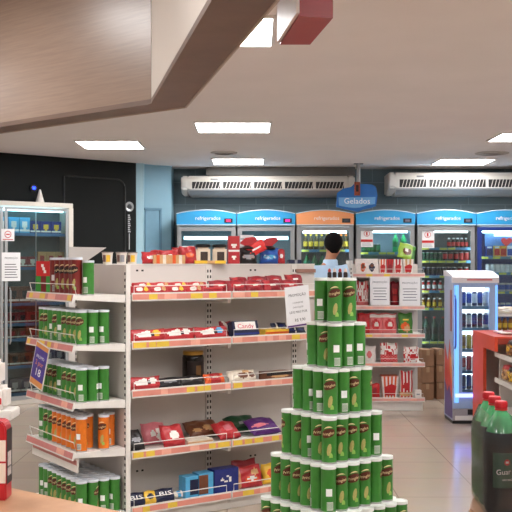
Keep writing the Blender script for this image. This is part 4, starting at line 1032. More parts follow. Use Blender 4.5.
for u in (-1.55, -1.98):
    mb = MB(); mb.tube([(u, DF+.055, .2), (u, DF+.055, ZT-.1)], .009, 6); mb.build('upright', alu, cc)
def cz(py, px=35):
    u = -1.55; z = WO.y+u*math.sin(WA)+(-.25)*math.cos(WA); return H-(py-HY)*z/F
CSH = [cz(v) for v in (233.6, 267.5, 303, 323, 338, 365, 392)]
cab_sh = mat('blue cabinet shelf edge', (74, 122, 168), .5, var=.05)
for z in CSH:
    mb = MB(); mb.box(U0+.03, U1-.03, DF+.075, DB-.014, z-.012, z, 0); mb.box(U0+.03, U1-.03, DF+.068, DF+.075, z-.03, z+.006, 1); mb.build('shelf', [alu, cab_sh], cc, smooth=0)
def cab_item(me, u, z, label, cat, group, name, v=-.15):
    o = ob(name, me, None, MW @ Vector((u, v, z+.0006)), WA); tag(o, label, cat, group)
def cm(w, d, h, c1, c2, c3=None, key=''):
    k = ('cab', w, h, c1.name, c2.name)
    if k not in _bm: _bm[k] = carton_mesh('frozen_carton', w, d, h, [c1, c2, c3 or c_white], multi(ell(0, .1, .6, .5, 1), band(-.8, -.55, 2)), nx=8, nz=8)
    return _bm[k]
CN = ['top', 'second', 'third', 'fourth', 'fifth', 'sixth']
plan = {0: [('cyan', c_lblue, c_white, 3, .13, .19), ('navy', c_blue, c_yel, 3, .13, .15), ('pale', c_cream, c_lblue, 3, .12, .13)],
        1: [('red', c_dred, c_white, 4, .12, .13), ('tan and red', c_tan, c_red, 3, .11, .19), ('pale blue', c_lblue, c_cream, 2, .15, .12)],
        2: [('dark brown', c_brown, c_blk, 3, .13, .2), ('grey', c_grey, c_white, 3, .12, .16), ('dark', c_blk, c_brown, 3, .12, .18)],
        3: [('dark red', c_dred, c_blk, 5, .12, .13), ('dark brown', c_brown, c_dred, 3, .13, .14)],
        4: [('dark brown', c_brown, c_red, 4, .12, .12), ('yellow', c_tan, c_brown, 4, .12, .09)],
        5: [('dark brown', c_brown, c_blk, 4, .14, .15), ('navy', c_navy, c_grey, 4, .13, .18)],
        6: [('navy', c_navy, c_grey, 5, .14, .17), ('dark green', c_green, c_grey, 3, .14, .14)]}
CN.append('lowest')
for lv, items in plan.items():
    u = -2.02
    for (nm, m1, m2, n, w_, h_) in items:
        for q in range(n):
            if u+w_ > U1-.05: break
            cab_item(cm(w_, .11, h_, m1, m2), u+w_/2+.005, CSH[lv], '%s frozen food carton, %s of its kind on the %s shelf of the cold cabinet' % (nm, ORD[q], CN[lv]), 'food carton', 'frozen cartons in the cold cabinet', 'frozen_carton')
            u += w_+.008
# sheets on its door
def cab_note(px0, px1, py0, py1, label, lines):
    def U(px):
        k = (px-256)/F; v = DF-.018; ox = WO.x-math.sin(WA)*v; oy = WO.y+math.cos(WA)*v
        return (k*oy-ox)/(math.cos(WA)-k*math.sin(WA))
    a, c = U(px0), U(px1); u = (a+c)/2; zz = WO.y+u*math.sin(WA)+math.cos(WA)*DF; z1 = H-(py0-HY)*zz/F; z0 = H-(py1-HY)*zz/F
    w = (c-a)/2; h = z1-z0
    t = thing('notice_sheet', label, 'notice', MW @ Vector((u, DF-.0265, z0)), WA)
    mb = MB(); mb.box(-w, w, -.002, 0, 0, h); mb.build('sheet', paper, t, smooth=0)
    lines(t, w, h)
def ln1(t, w, h):
    mb = MB(); text_into(mb, 'PROMOÇÃO', .04, T((0, -.003, h*.80)), 0, width=w*1.4)
    for q in range(6): mb.box(-w*.7, w*(.7-.1*(q % 3)), -.003, -.002, h*(.12+.09*q), h*(.145+.09*q))
    mb.build('lettering', ink, t, smooth=0)
def ln2(t, w, h):
    mb = MB(); mb.lathe([(w*.42, 0), (w*.52, .0), (w*.52, .001), (w*.42, .001)], 18, M=T((0, -.002, h*.55)) @ RX(PI/2), caps=False); mb.box(-w*.3, w*.3, -.003, -.002, h*.5, h*.6); mb.box(-w*.8, w*.8, -.003, -.002, h*.1, h*.16); mb.build('print', red_ink, t, smooth=0)
cab_note(1.5, 20, 252.5, 281, 'white typed notice sheet on the glass of the cold cabinet', ln1)
cab_note(1, 14, 229, 241, 'small white sign with a red circle above the typed notice', ln2)
# white cone and blue pilot lamp above it
p = MW @ Vector((-1.455, -.16, ZT+.012))
cn = thing('white_cone', 'small white cone standing on the cold cabinet', 'cone', p)
MB().lathe([(.055, 0), (.052, .01), (.012, .155), (.004, .165)], 20).build('cone', white_metal, cn)
bl = thing('pilot_lamp', 'small blue glowing lamp on the black wall beside the white cone', 'lamp', MW @ Vector((-1.47, -.001, 2.575)), WA)
MB().lathe([(.05, 0), (.05, .02), (.035, .03)], 16, M=RX(PI/2)).build('housing', black_plastic, bl)
MB().lathe([(.020, .03), (.018, .038), (.008, .044)], 12, M=RX(PI/2)).build('lens', emitter('blue glow', (20, 40, 255), 6), bl)
# white slanted panel between the cabinet and the shelving
z_ = 9.4; s_ = F/z_
wp = thing('slanted_board', 'white slant-cut panel right of the cold cabinet, partly hidden by the chip cans', 'panel', ((72-256)/s_, z_, 0))
q = [(0, 0), (.30, 0), (.30, H+(HY-253)/s_-.06), ((106-72)/s_, H+(HY-247.2)/s_), (-.03, H+(HY-246.8)/s_), (-.03, 0)]
q = [(-.03, 0), (.14, 0), (.14, H+(HY-261)/s_), ((106-72)/s_, H+(HY-247.5)/s_), (-.03, H+(HY-246.8)/s_)]
MB().prism(q, 0, .03, 0, axis='y').build('board', mat('bright white panel', (238, 236, 234), .5, var=.01), wp, smooth=0)
MB().box(-.08, .19, -.06, .12, 0, .03).build('foot', white_metal, wp, bevel=.004)
# ------------------------------------------------------------------ popcorn shelf
PZ = 10.78; ps_ = F/PZ
qx = lambda px, y=PZ: (px-256)/F*y
qz = lambda py, y=PZ: H-(py-HY)/F*y
PX0, PX1 = qx(350), qx(424)
pop = thing('popcorn_shelf', 'white shelf unit with salmon strips holding popcorn packs, right of the man', 'shelving unit', (0, PZ, 0))
PS = [qz(277.5), qz(310), qz(338), qz(367), qz(402)]
PSH = [b+.04 for b in PS]
mb = MB(); mb.box(PX0, PX1, .43, .46, 0, qz(264)); mb.build('back_panel', panel_white, pop, smooth=0)
mb = MB(); mb.box(PX0+.01, PX1-.01, .02, .43, 0, PS[4]+.01); mb.build('base', white_metal, pop, bevel=.004)
mb = MB(); mb.box(PX0-.005, PX0+.03, -.01, .43, 0, qz(260.5)); z = .1
while z < 1.6: mb.box(PX0+.005, PX0+.017, -.0115, -.01, z, z+.018, 1); z += .045
mb.build('slotted_post', [white_metal, dark_slot], pop, smooth=0)
for k, b in enumerate(PS):
    mb = MB(); mb.box(PX0+.03, PX1, .005, .43, b+.015, b+.04); sh = mb.build('shelf', white_metal, pop, smooth=0)
    mb = MB(); mb.box(PX0+.03, PX1+.01, -.006, .005, b, b+.052, 3); mb.box(PX0+.034, PX1+.006, -.0068, -.006, b+.012, b+.04, 0)
    x = PX0+.08
    while x < PX1-.1:
        if R.random() < .55: mb.box(x, x+.07, -.0076, -.0068, b+.012, b+.040, R.choice((1, 2, 2)))
        x += .10
    mb.build('price_strip', [mat('pale rose strip', (224, 166, 156), .4, var=.06), tag_yellow, tag_pink, white_metal], sh, smooth=0)
    mb = MB(); mb.tube([(PX0+.04, 0, b+.05), (PX0+.04, 0, b+.095), (PX1-.01, 0, b+.095), (PX1-.01, 0, b+.05)], .0025, 6); mb.build('wire_guard', white_metal, sh)
def bucket_mesh(name, w, h, mats, stripes=7, dots=False):
    mb = MB(); b = w*.39; t = w*.5
    for side in range(4):
        M = RZ(side*PI/2)
        for q in range(stripes):
            u0 = -1+2*q/stripes; u1 = -1+2*(q+1)/stripes
            mb.add([(u0*b, -b, 0), (u1*b, -b, 0), (u1*t, -t, h), (u0*t, -t, h)], [(0,1,2,3)], q % 2, M)
    mb.add([(-b,-b,0),(b,-b,0),(b,b,0),(-b,b,0)], [(3,2,1,0)], 0); mb.add([(-t,-t,h),(t,-t,h),(t,t,h),(-t,t,h)], [(0,1,2,3)], 1)
    k = .42
    mb.add([(-b*.7, -b-.012, h*.12), (b*.7, -b-.012, h*.12), (t*.75, -t-.002, h*.55), (t*.15, -t-.002, h*.66), (-t*.72, -t-.002, h*.5)], [(0,1,2,3,4)], 2)
    return mb.mesh(name, mats, smooth=0)
pk_pink = C('pink popcorn wrapper', (222, 116, 116)); pk_red = C('popcorn red', (196, 40, 44)); pk_white = C('popcorn white', (236, 228, 222)); pk_green = C('leaf green wrapper', (70, 130, 50)); pk_lime = C('lime wrapper', (150, 190, 70))
PN = ['top', 'second', 'third', 'fourth', 'bottom']
def pput(name, me, lv, px0, px1, label, cat, v=.07, tilt=0, rz=0, dz=0):
    y = PZ+v; x = ((px0+px1)/2-256)/F*y
    o = ob(name, me, None, (x, y, PSH[lv]+.0008+dz), (math.radians(-tilt), 0, rz)); return tag(o, label, cat, 'popcorn goods on the popcorn shelf')
pw = lambda a, b: (b-a)/ps_*.95
# top row
h0 = .17
pput('popcorn_box', carton_mesh('popcorn_box', pw(354.5, 378), .12, h0, [pk_white, c_orange, c_brown, c_navy], multi(ell(-.35, -.1, .22, .6, 1), ell(-.35, -.05, .14, .3, 2), ell(.45, -.15, .25, .55, 3), ell(.45, .1, .16, .2, 2)), nx=22, nz=14), 0, 354.5, 378, 'white popcorn box with an orange and a navy oval picture on the top popcorn shelf', 'popcorn box')
for k, (a, b, m1, m2) in enumerate(((378.5, 386, pk_white, c_orange), (386, 393, pk_red, c_dred), (393, 402, pk_white, pk_red), (402, 413, pk_white, c_tan))):
    me = bucket_mesh('bucket%d' % k, pw(a, b), .165, [m1, m2, pk_red if k != 1 else c_dred], 5)
    pput('popcorn_bucket', me, 0, a, b, '%s popcorn bucket on the top popcorn shelf' % ('narrow orange striped', 'plain red', 'red and white striped', 'tan striped')[k], 'popcorn bucket')
o = ob('snack_bag', pack_mesh('green_top_bag', 'p', .20, .20, .05, [pk_lime, pk_white, c_brown, pk_green], multi(ell(0, -.1, .5, .45, 2), ell(-.1, .1, .25, .25, 1), vband(.6, 1, 3)), 50, 'both'), None, (qx(405.5, PZ+.2), PZ+.20, PSH[0]+.155), (math.radians(-25), math.radians(16), .1))
o.location.z = PSH[0]+.1665
tag(o, 'lime green snack bag lying across the buckets of the top popcorn shelf', 'snack bag')
# second row
pput('popcorn_pack', pack_mesh('floral_pack', 'p', pw(356, 369), .28, .06, [pk_white, pk_red, pk_pink], multi(speck(3, .35, 1), band(-1, -.6, 2)), 51, 'z'), 1, 356, 369, 'white popcorn pack with a red floral pattern left of the first notice', 'popcorn pack')
for k, (a, b) in enumerate(((370, 380), (380, 390), (390, 399), (399.5, 409), (409, 419))):
    pput('popcorn_pack', pack_mesh('red_pop_pack%d' % (k % 2), 'p', pw(a, b), .275, .06, [c_dred, pk_red, pk_white], multi(ell(0, .2, .6, .25, 1), ell(0, -.4, .5, .3, 2 if k % 2 else 1)), 52, 'z'), 1, a, b, 'dark red popcorn pack, %s from the left on the second popcorn shelf' % ORD[k], 'popcorn pack', v=.10)
# notices
for k, (a, b, y0, y1) in enumerate(((369.5, 390, 276.5, 305), (399, 420.5, 277.5, 305.5))):
    t = thing('promo_sheet', 'white PROMOÇÃO sheet on the popcorn shelf, %s one' % ('left', 'right')[k], 'promotion sheet', (qx((a+b)/2), PZ-.0080, qz(y1)), 0, 'promotion sheets on the popcorn shelf')
    w_ = pw(a, b)/2; h_ = (y1-y0)/ps_
    mb = MB(); mb.box(-w_, w_, -.0015, 0, 0, h_); mb.build('sheet', paper, t, smooth=0)
    mb = MB(); text_into(mb, 'PROMOÇÃO', .045, T((0, -.003, h_*.80)), 0, width=w_*1.5)
    for q in range(5): mb.box(-w_*(.7-.1*(q % 2)), w_*(.7-.1*(q % 2)), -.0025, -.0015, h_*(.18+.1*q), h_*(.205+.1*q))
    mb.build('lettering', mat('grey ink', (110, 114, 124), .7, var=0), t, smooth=0)
# third row
for k, (a, b, m1) in enumerate(((357, 371, pk_red), (368, 383, pk_pink), (381, 397, pk_pink))):
    pput('popcorn_bag', pack_mesh('heart_bag%d' % k, 'p', pw(a, b), .235, .07, [m1, pk_white, pk_red], multi(ell(0, -.1, .6, .5, 2), ell(.1, -.1, .35, .22, 1), band(.5, .8, 1 if k else 2)), 54, 'both'), 2, a, b, '%s popcorn bag with a pale centre, %s on the third popcorn shelf' % ('red' if k == 0 else 'pink', ('at the left', 'in the middle', 'right of the middle')[k]), 'popcorn bag', tilt=5)
pput('snack_bag', pack_mesh('green_bag', 'p', pw(398, 413), .235, .07, [pk_green, c_yel, c_orange, c_tan], multi(ell(-.1, -.3, .6, .4, 2), ell(.2, -.5, .4, .3, 3), ell(0, .35, .4, .12, 1)), 55, 'both'), 2, 398, 413, 'green snack bag with an orange picture at the right end of the third popcorn shelf', 'snack bag', tilt=5)
# fourth row
pput('popcorn_bag', pack_mesh('white_bag', 'p', pw(362, 376), .19, .06, [pk_white, pk_pink], ell(0, 0, .4, .4, 1), 56, 'both'), 3, 362, 376, 'white popcorn bag half hidden by the can pyramid, fourth popcorn shelf', 'popcorn bag')
pput('popcorn_bag', pack_mesh('dot_bag', 'p', pw(380, 398), .225, .09, [pk_white, pk_red, pk_pink], multi(band(-1, -.2, 1), speck(8, .3, 1), lambda u, v: 0 if v > -.2 else (2 if (round(u*6)+round(v*8)) % 2 else 1)), 57, 'z'), 3, 380, 398, 'clear popcorn bag with red dotted lower half on the fourth popcorn shelf', 'popcorn bag')
pput('popcorn_bag', pack_mesh('white_red_bag', 'p', pw(403, 419), .18, .08, [pk_white, pk_red], multi(speck(5, .3, 1), ell(.2, -.2, .4, .4, 1)), 58, 'both'), 3, 403, 419, 'white and red popcorn bag at the right end of the fourth popcorn shelf', 'popcorn bag')
# bottom row
pput('popcorn_bag', pack_mesh('red_low', 'p', pw(369, 380), .16, .06, [pk_red, c_dred], ell(0, 0, .4, .5, 1), 59, 'both'), 4, 369, 380, 'red bag at the left end of the bottom popcorn shelf', 'popcorn bag')
pput('popcorn_bucket', bucket_mesh('bucket_big', pw(380, 398), .245, [pk_white, c_orange, pk_red], 9), 4, 380, 398, 'large orange striped popcorn bucket on the bottom popcorn shelf', 'popcorn bucket', v=.11)
pput('popcorn_bag', pack_mesh('tall_striped', 'p', pw(399, 413), .30, .08, [pk_white, pk_red, c_tan], multi(lambda u, v: 1 if int((u+1)*4) % 2 else 0, ell(0, -.1, .5, .3, 1), band(-.8, -.5, 2)), 60, 'z'), 4, 399, 413, 'tall red striped popcorn bag on the bottom popcorn shelf', 'popcorn bag')
pput('small_box', carton_mesh('small_box', pw(414, 421), .09, .085, [pk_white, c_grey], ell(0, 0, .5, .3, 1)), 4, 414, 421, 'small white box at the right end of the bottom popcorn shelf', 'box')

# ------------------------------------------------------------------ cardboard boxes
kraft = mat('brown cardboard', (150, 112, 86), .8, var=.08, scale=12); kraft2 = mat('cardboard tape', (176, 142, 110), .5, var=.04)
BY = 11.75
bz = [0.0, 0.205, 0.41]
for col_, (a, b, rz, yy) in enumerate(((417.5, 431.5, .25, BY), (432.8, 442, .2, BY+.08))):
    for k in range(3):
        w_ = (b-a)/F*BY*.93; hh = .200
        t = thing('cardboard_box', 'brown cardboard box, %s of the %s stack beside the popcorn shelf' % (('bottom', 'middle', 'top')[k], ('left', 'right')[col_]), 'cardboard box', (((a+b)/2-256)/F*yy, yy, bz[k]), rz+R.uniform(-.04, .04), 'stacked cardboard boxes by the refrigerators')
        mb = MB(); mb.box(-w_/2, w_/2, -.1, .12, 0, hh); mb.build('carton', kraft, t, bevel=.004)
        mb = MB(); mb.box(-.02, .02, -.1015, -.1, hh*.65, hh*.98); mb.box(-.02, .02, -.1, .12, hh, hh+.0012); mb.build('tape', kraft2, t, smooth=0)

# ------------------------------------------------------------------ lit slim cooler
KZ = 9.93; ks = F/KZ
kx = lambda px: (px-256)/ks-2.27
kz = lambda py: H-(py-HY)/ks
ki = thing('slim_cooler', 'slim lit drinks cooler with pale blue frame and flame print on its side', 'drinks cooler', (2.27, KZ, 0))
kw0, kw1 = kx(452.5), kx(497); KD = .43; kt = kz(276.5)
k_body = mat('pale blue cooler shell', (166, 180, 208), .35, var=.04, scale=5); k_front = mat('blue cooler front', (160, 186, 226), .3, var=.04)
mb = MB(); t_ = .03
mb.box(kw0, kw0+t_, 0, KD, .03, kt); mb.box(kw1-t_, kw1, 0, KD, .03, kt); mb.box(kw0+t_, kw1-t_, KD-t_, KD, .03, kt); mb.box(kw0+t_, kw1-t_, 0, KD-t_, kt-.03, kt); mb.box(kw0+t_, kw1-t_, 0, KD-t_, .03, kz(397))
mb.build('body', k_body, ki, smooth=0)
mb = MB(); mb.box(kw0, kw1, .0, KD-.02, 0, .03); mb.build('plinth', black_plastic, ki, smooth=0)
mb = MB(); mb.prism([(-.045, kt-.065), (-.045, kt-.01), (-.02, kt+.012), (KD*.55, kt+.055), (KD, kt+.060), (KD, kt+.0005), (0, kt+.0005), (0, kt-.065)][::-1], kw0-.01, kw1+.01, 0, axis='x'); mb.build('top_cover', mat('white cooler top', (226, 226, 232), .35, var=.02), ki, smooth=30)
mb = MB(); mb.box(kw0+.14, kw1-.06, -.047, -.045, kt-.04, kt-.028); mb.build('red_line', red_ink, ki, smooth=0)
wx0, wx1 = kx(461.5), kx(488.5); wz1 = kz(287.5); wz0 = kz(392)
mb = MB(); mb.box(kw0, wx0, -.035, -.001, .16, kt-.066); mb.box(wx1, kw1, -.035, -.001, .16, kt-.066); mb.box(wx0, wx1, -.035, -.001, wz1, kt-.066); mb.box(wx0, wx1, -.035, -.001, .16, wz0)
d = mb.build('door', k_front, ki, smooth=0)
mb = MB(); mb.box(wx0, wx1, -.022, -.016, wz0, wz1); mb.build('pane', glass, d, smooth=0)
mb = MB(); mb.tube([(kw0+.02, -.036, .78), (kw0+.02, -.066, .81), (kw0+.02, -.066, 1.29), (kw0+.02, -.036, 1.32)], .009, 8); mb.build('handle', mat('cooler handle', (70, 90, 170), .4, var=0), d)
led = emitter('blue light strip', (110, 165, 255), .75)
for a, wd_ in ((kw0+.012, .045), (kw1-.026, .022)):
    mb = MB(); mb.box(a, a+wd_, -.0375, -.035, .22, kt-.09); mb.build('light_strip', led, d, smooth=0)
mb = MB(); mb.box(kw0+.035, kw1-.035, KD-.045, KD-.035, kz(397), kt-.035); mb.build('lit_back', emitter('lit white back', (236, 240, 255), 2.6), ki, smooth=0)
mb = MB(); mb.tube([(wx0+.03, .03, wz1+.03), (wx1-.03, .03, wz1+.03)], .012, 8); mb.build('lamp_tube', emitter('cooler tube', (220, 230, 255), 8), ki)
mb = MB(); mb.box(kw0+.02, kw1-.02, -.043, -.035, wz0-.05, wz0-.012); mb.build('light_strip', emitter('violet blue light strip', (112, 120, 255), 2.2), d, smooth=0)
KS = [kz(306.5), kz(328), kz(349.5), kz(371), kz(390)]
for z in KS:
    mb = MB(); mb.box(kw0+.032, kw1-.032, .02, KD-.05, z-.012, z); sh = mb.build('shelf', white_metal, ki, smooth=0)
    mb = MB(); mb.box(kw0+.032, kw1-.032, .010, .02, z-.03, z+.004); mb.build('shelf_front', mat('steel blue shelf front', (110, 150, 186), .4, var=.04), sh, smooth=0)
mb = MB(); mb.box(kw0, kw1, -.03, -.001, .034, .155); mb.box(kw0+.15, kw1-.03, -.033, -.03, .095, .15, 1); mb.box(kw0+.02, kw1-.02, -.034, -.03, .04, .085, 2)
mb.build('kick_panel', [mat('grey cooler kick panel', (164, 160, 166), .4, var=.04), black_plastic, mat('white skirting', (236, 234, 230), .4, var=0)], ki, smooth=0)
mb = MB(); mb.prism([(wx0+.10, kz(402)), (wx0+.2, kz(401)), (wx0+.23, kz(399)), (wx0+.15, kz(398.5))], -.0365, -.035, 0, axis='y'); mb.build('red_mark', red_ink, ki, smooth=0)
# flame print on the left side
mb = MB(); xx = kw0-.0015
mb.prism([(0.01, .05), (.40, .05), (.40, .42), (.26, .30), (.16, .38), (.01, .22)], xx, kw0, 0, axis='x')
mb.prism([(.02, .23), (.16, .385), (.26, .305), (.40, .425), (.40, .80), (.24, .62), (.14, .86), (.03, .56)], xx-.0006, kw0, 1, axis='x')
mb.prism([(.03, .40), (.12, .52), (.15, .74), (.05, .66)], xx-.0012, kw0, 2, axis='x')
mb.prism([(.03, .95), (.12, .95), (.12, 1.38), (.03, 1.38)], xx-.0006, kw0, 3, axis='x')
mb.build('side_print', [C('violet flame print', (72, 48, 130)), C('red flame print', (206, 62, 48)), C('orange flame print', (232, 150, 60)), C('dull red print', (150, 84, 96))], ki, smooth=0)
def slim_can(cols):
    k = ('slimcan',)+tuple(c.name for c in cols)
    if k not in _bm:
        mb = MB(); mb.lathe([(.021, 0), (.0265, .007), (.0265, .03), (.0268, .03), (.0268, .115), (.0265, .115), (.0225, .132), (.021, .131), (.001, .131)], 16, m=[2,0,0,1,0,0,2,2,2]); _bm[k] = mb.mesh('slim_can', cols, smooth=40)
    return _bm[k]
krow = [[(b_navy, b_blue), (b_white, b_blue), (b_navy, b_white), (b_navy, b_blue), (b_sil, b_white)], [(b_navy, b_navy), (b_navy, b_white), (b_navy, b_blue), (b_navy, b_navy), (b_white, b_blue)],
        [(b_yel, b_amber), (b_yel, b_yel), (b_amber, b_yel), (b_yel, b_amber), (b_yel, b_yel)], [(b_white, b_red), (b_red, b_red), (b_white, b_white), (b_sil, b_blue), (b_white, b_lgreen)], [(b_blue, b_navy), (b_navy, b_blue), (b_blue, b_white), (b_navy, b_blue), (b_blue, b_navy)]]
for lv, cols in enumerate(krow):
    for q, (c1, c2) in enumerate(cols):
        o = ob('energy_can', slim_can([c1, c2, b_sil]), None, (2.27+wx0+.035+.058*q, KZ+.075, KS[lv]+.0006), R.uniform(-.5, .5)); o.scale = (1.05, 1.05, 1.14)
        tag(o, '%s slim can, %s from the left on the %s shelf of the slim cooler' % (('navy and white', 'navy', 'yellow', 'red and white', 'blue')[lv], ORD[q], PN[lv]), 'drink can', 'slim cans in the lit cooler')

# ------------------------------------------------------------------ small rack between cooler and stand
rk = thing('bottle_rack', 'small white rack with amber bottles between the slim cooler and the orange stand', 'rack', (2.80, 10.3, 0))
rz_ = [qz(330, 10.3), qz(314.8, 10.3)]
mb = MB(); mb.box(-.26, .26, -.12, .18, rz_[0]-.03, rz_[0]); mb.build('shelf', white_metal, rk, smooth=0)
mb = MB(); mb.box(-.26, .26, -.12, .18, rz_[1]-.012, rz_[1]+.012); mb.build('shelf', white_metal, rk, smooth=0)
mb = MB(); mb.box(-.26, .26, .16, .18, 0, rz_[0]-.03); mb.build('back', panel_white, rk, smooth=0)
for a in (-.26, .24): MB().box(a, a+.02, -.10, .18, 0, rz_[0]-.03).build('side', panel_white, rk, smooth=0)
for a in (-.26, .245): MB().box(a, a+.015, .15, .18, rz_[0], rz_[1]-.012).build('upright', white_metal, rk, smooth=0)
for q in range(5): tag(ob('sauce_bottle', bottle_mesh('small', [b_amber, b_yel, c_brown]), None, (2.60+.06*q, 10.26, rz_[0]+.0006), 0), 'amber bottle, %s from the left on the small white rack' % ORD[q], 'bottle', 'amber bottles on the small rack').scale = (1, 1, .98)
tag(ob('paper_bag', pack_mesh('cream_bag', 'p', .22, .075, .1, [c_cream, c_white], ell(0, 0, .5, .4, 1), 70, 'both'), None, (2.68, 10.28, rz_[1]+.014), 0), 'cream paper bag lying on top of the small white rack', 'bag')

# ------------------------------------------------------------------ orange stand with bread shelves
st = thing('orange_stand', 'orange-framed display stand with white bread shelves at the right edge', 'display stand', (2.13, 8.57, 0))
org = mat('orange red stand frame', (214, 76, 46), .4, var=.04, scale=6)
mb = MB(); mb.prism([(0.43, 0), (0.86, 0), (0.86, .985), (0, .985), (0, .868), (0.43, .868)], 0, .03, 0, axis='x'); mb.build('side_frame', org, st, smooth=0)
mb = MB(); mb.box(0, .62, 0, .86, .985, 1.0); mb.build('top_board', org, st, smooth=0)
mb = MB(); mb.box(.03, .62, 0, .02, .93, .985); mb.build('front_apron', mat('dark orange apron', (160, 56, 40), .5, var=.04), st, smooth=0)
mb = MB(); mb.box(.03, .62, .83, .855, 0, .985); mb.build('end_panel', panel_white, st, smooth=0)
mb = MB(); mb.box(.58, .60, -1.9, .83, 0, .90); mb.build('back_panel', panel_white, st, smooth=0)
BSH = [.834, .600, .34, .10]
for z in BSH:
    mb = MB(); mb.prism([(.07, .24), (.57, .24), (.57, -1.9), (.07, -1.9)][::-1], z-.025, z, 0); mb.prism([(.06, .24), (.07, .24), (.07, -1.9), (.06, -1.9)][::-1], z-.03, z+.012, 0)
    mb.build('shelf', white_metal, st, smooth=0)
for y in (.22, -.85, -1.9):
    mb = MB(); mb.box(.10, .57, y, y+.015, 0.0, BSH[0]-.026); mb.build('shelf_support', panel_white, st, smooth=0)
bag_cols = [(c_brown, c_yel, c_blk), (c_tan, c_brown, c_red), (c_yel, c_brown, c_blk), (c_brown, c_tan, c_red)]
for lv, (z, n, y0, lab) in enumerate(((.834, 3, 8.47, 'upper'), (.600, 3, 8.62, 'second'))):
    for q in range(n):
        cs = bag_cols[(q+lv) % 4]
        me = pack_mesh('bread_bag%d%d' % (lv, q % 4), 'p', .18, .14, .11, list(cs), multi(speck(q+2, .35, 1), band(.45, 1, 2)), 80+q+lv, 'both')
        o = ob('bread_bag', me, None, (2.262, y0-.19*q, z+.002), (0, 0, -PI/2+R.uniform(-.12, .12))); o.rotation_euler.x = math.radians(-8)
        tag(o, 'brown snack bag, %s from the far end on the %s shelf of the orange stand' % (ORD[q], lab), 'snack bag', 'snack bags on the orange stand')
for q, (m1, x, y, z) in enumerate(((C('lilac magazine', (150, 120, 180)), 2.40, 9.05, 1.0005), (pk_white, 2.36, 8.95, 1.0105), (C('rose magazine', (206, 120, 120)), 2.46, 8.88, 1.0205))):
    tag(MB().box(-.11, .11, -.15, .15, 0, .009).build('leaflet', m1, None, (x, y, z), .3*q-.3, smooth=0), '%s leaflet lying on top of the orange stand' % ('lilac', 'white', 'rose')[q], 'leaflet')

# ------------------------------------------------------------------ the man in front of the refrigerators
def skin(name, V, E, m, parent=None, sub=2, smooth_root=0):
    me = bpy.data.meshes.new(name); me.from_pydata([v[:3] for v in V], E, []); o = bpy.data.objects.new(name, me); COL.objects.link(o)
    o.modifiers.new('skin', 'SKIN'); sd = me.skin_vertices[0].data
    for i, v in enumerate(V): sd[i].radius = (v[3], v[4] if len(v) > 4 else v[3]); sd[i].use_root = (i == smooth_root)
    s_ = o.modifiers.new('subdivision', 'SUBSURF'); s_.levels = sub; s_.render_levels = sub
    bpy.context.view_layer.update()
    dg = bpy.context.evaluated_depsgraph_get(); res = bpy.data.meshes.new_from_object(o.evaluated_get(dg)); bpy.data.objects.remove(o); res.name = name
    res.materials.clear(); res.materials.append(m)
    for p in res.polygons: p.use_smooth = True; p.material_index = 0
    return ob(name, res, parent)
man = thing('person', 'man in a light blue collared shirt seen from behind, facing the orange-headed refrigerator', 'person', (qx(327.2, 10.5), 10.5, 0), 0.12)
skin_m = mat('warm brown skin', (166, 112, 84), .5, var=.04); hair_m = mat('short black hair', (13, 11, 12), .9, var=.3, scale=120, spec=.15); shirt_m = mat('light blue shirt cloth', (172, 200, 226), .8, var=.04, scale=10); trous = mat('dark navy trousers', (36, 40, 54), .8, var=.06); shoe_m = mat('black leather', (24, 22, 22), .4, var=0)
V = []; E = []
def vv(x, y, z, r, r2=None, to=None):
    V.append((x, y, z, r, r2 or r)); i = len(V)-1
    if to is not None: E.append((to, i))
    return i
pel = vv(0, 0, 1.04, .135, .11); wai = vv(0, .005, 1.22, .125, .10, pel); che = vv(0, 0, 1.44, .15, .11, wai); nb = vv(0, -.01, 1.63, .075, .07, che); hx = .068
nk = vv(hx*.5, .0, 1.71, .058, .060, nb)
hj = vv(hx, .012, 1.785, .070, .082, nk); hm = vv(hx, .010, 1.87, .080, .100, hj); ht = vv(hx, .0, 1.945, .066, .082, hm)
no = vv(hx, .118, 1.845, .014, .014, hm)
for sx in (-1, 1):
    vv(hx+sx*.088, -.005, 1.855, .012, .024, hm)
    sh_ = vv(sx*.186, 0, 1.585, .055, .055, che); el = vv(sx*.225, -.02, 1.29, .047, .047, sh_); wr = vv(sx*.215, .13, 1.06, .030, .034, el); pa = vv(sx*.212, .165, .99, .020, .040, wr); pb = vv(sx*.21, .185, .94, .017, .042, pa)
    for f, (dy, L) in enumerate(((-.030, .070), (-.010, .080), (.010, .075), (.030, .060))):
        a = vv(sx*.208, .185+dy, .935-L*.45, .0095, .0095, pb); b = vv(sx*.200, .195+dy, .935-L, .008, .008, a)
    th = vv(sx*.198, .205, .975, .011, .011, pa); vv(sx*.190, .235, .935, .009, .009, th)
    hp2 = vv(sx*.10, 0, .98, .098, .10, pel); kn = vv(sx*.115, .012, .54, .060, .062, hp2); an = vv(sx*.12, -.02, .10, .042, .045, kn); vv(sx*.13, .11, .04, .038, .03, an)
body = skin('body', V, E, skin_m, man)
def sub_chain(chain, name, m, sub=2):
    V2 = []; E2 = []
    for i, c in enumerate(chain):
        V2.append(c[:5])
        if c[5] is not None: E2.append((c[5], i))
    return skin(name, V2, E2, m, man, sub)
sub_chain([(0, 0, 1.28, .155, .125, None), (0, 0, 1.00, .158, .132, 0), (0, 0, 1.46, .185, .130, 0), (0, -.008, 1.60, .10, .085, 2), (0, -.004, 1.635, .076, .076, 3),
           (-.188, 0, 1.594, .078, .078, 2), (-.226, -.012, 1.30, .062, .062, 5), (-.216, .10, 1.10, .046, .048, 6), (.188, 0, 1.594, .078, .078, 2), (.226, -.012, 1.30, .062, .062, 8), (.216, .10, 1.10, .046, .048, 9)], 'shirt', shirt_m)
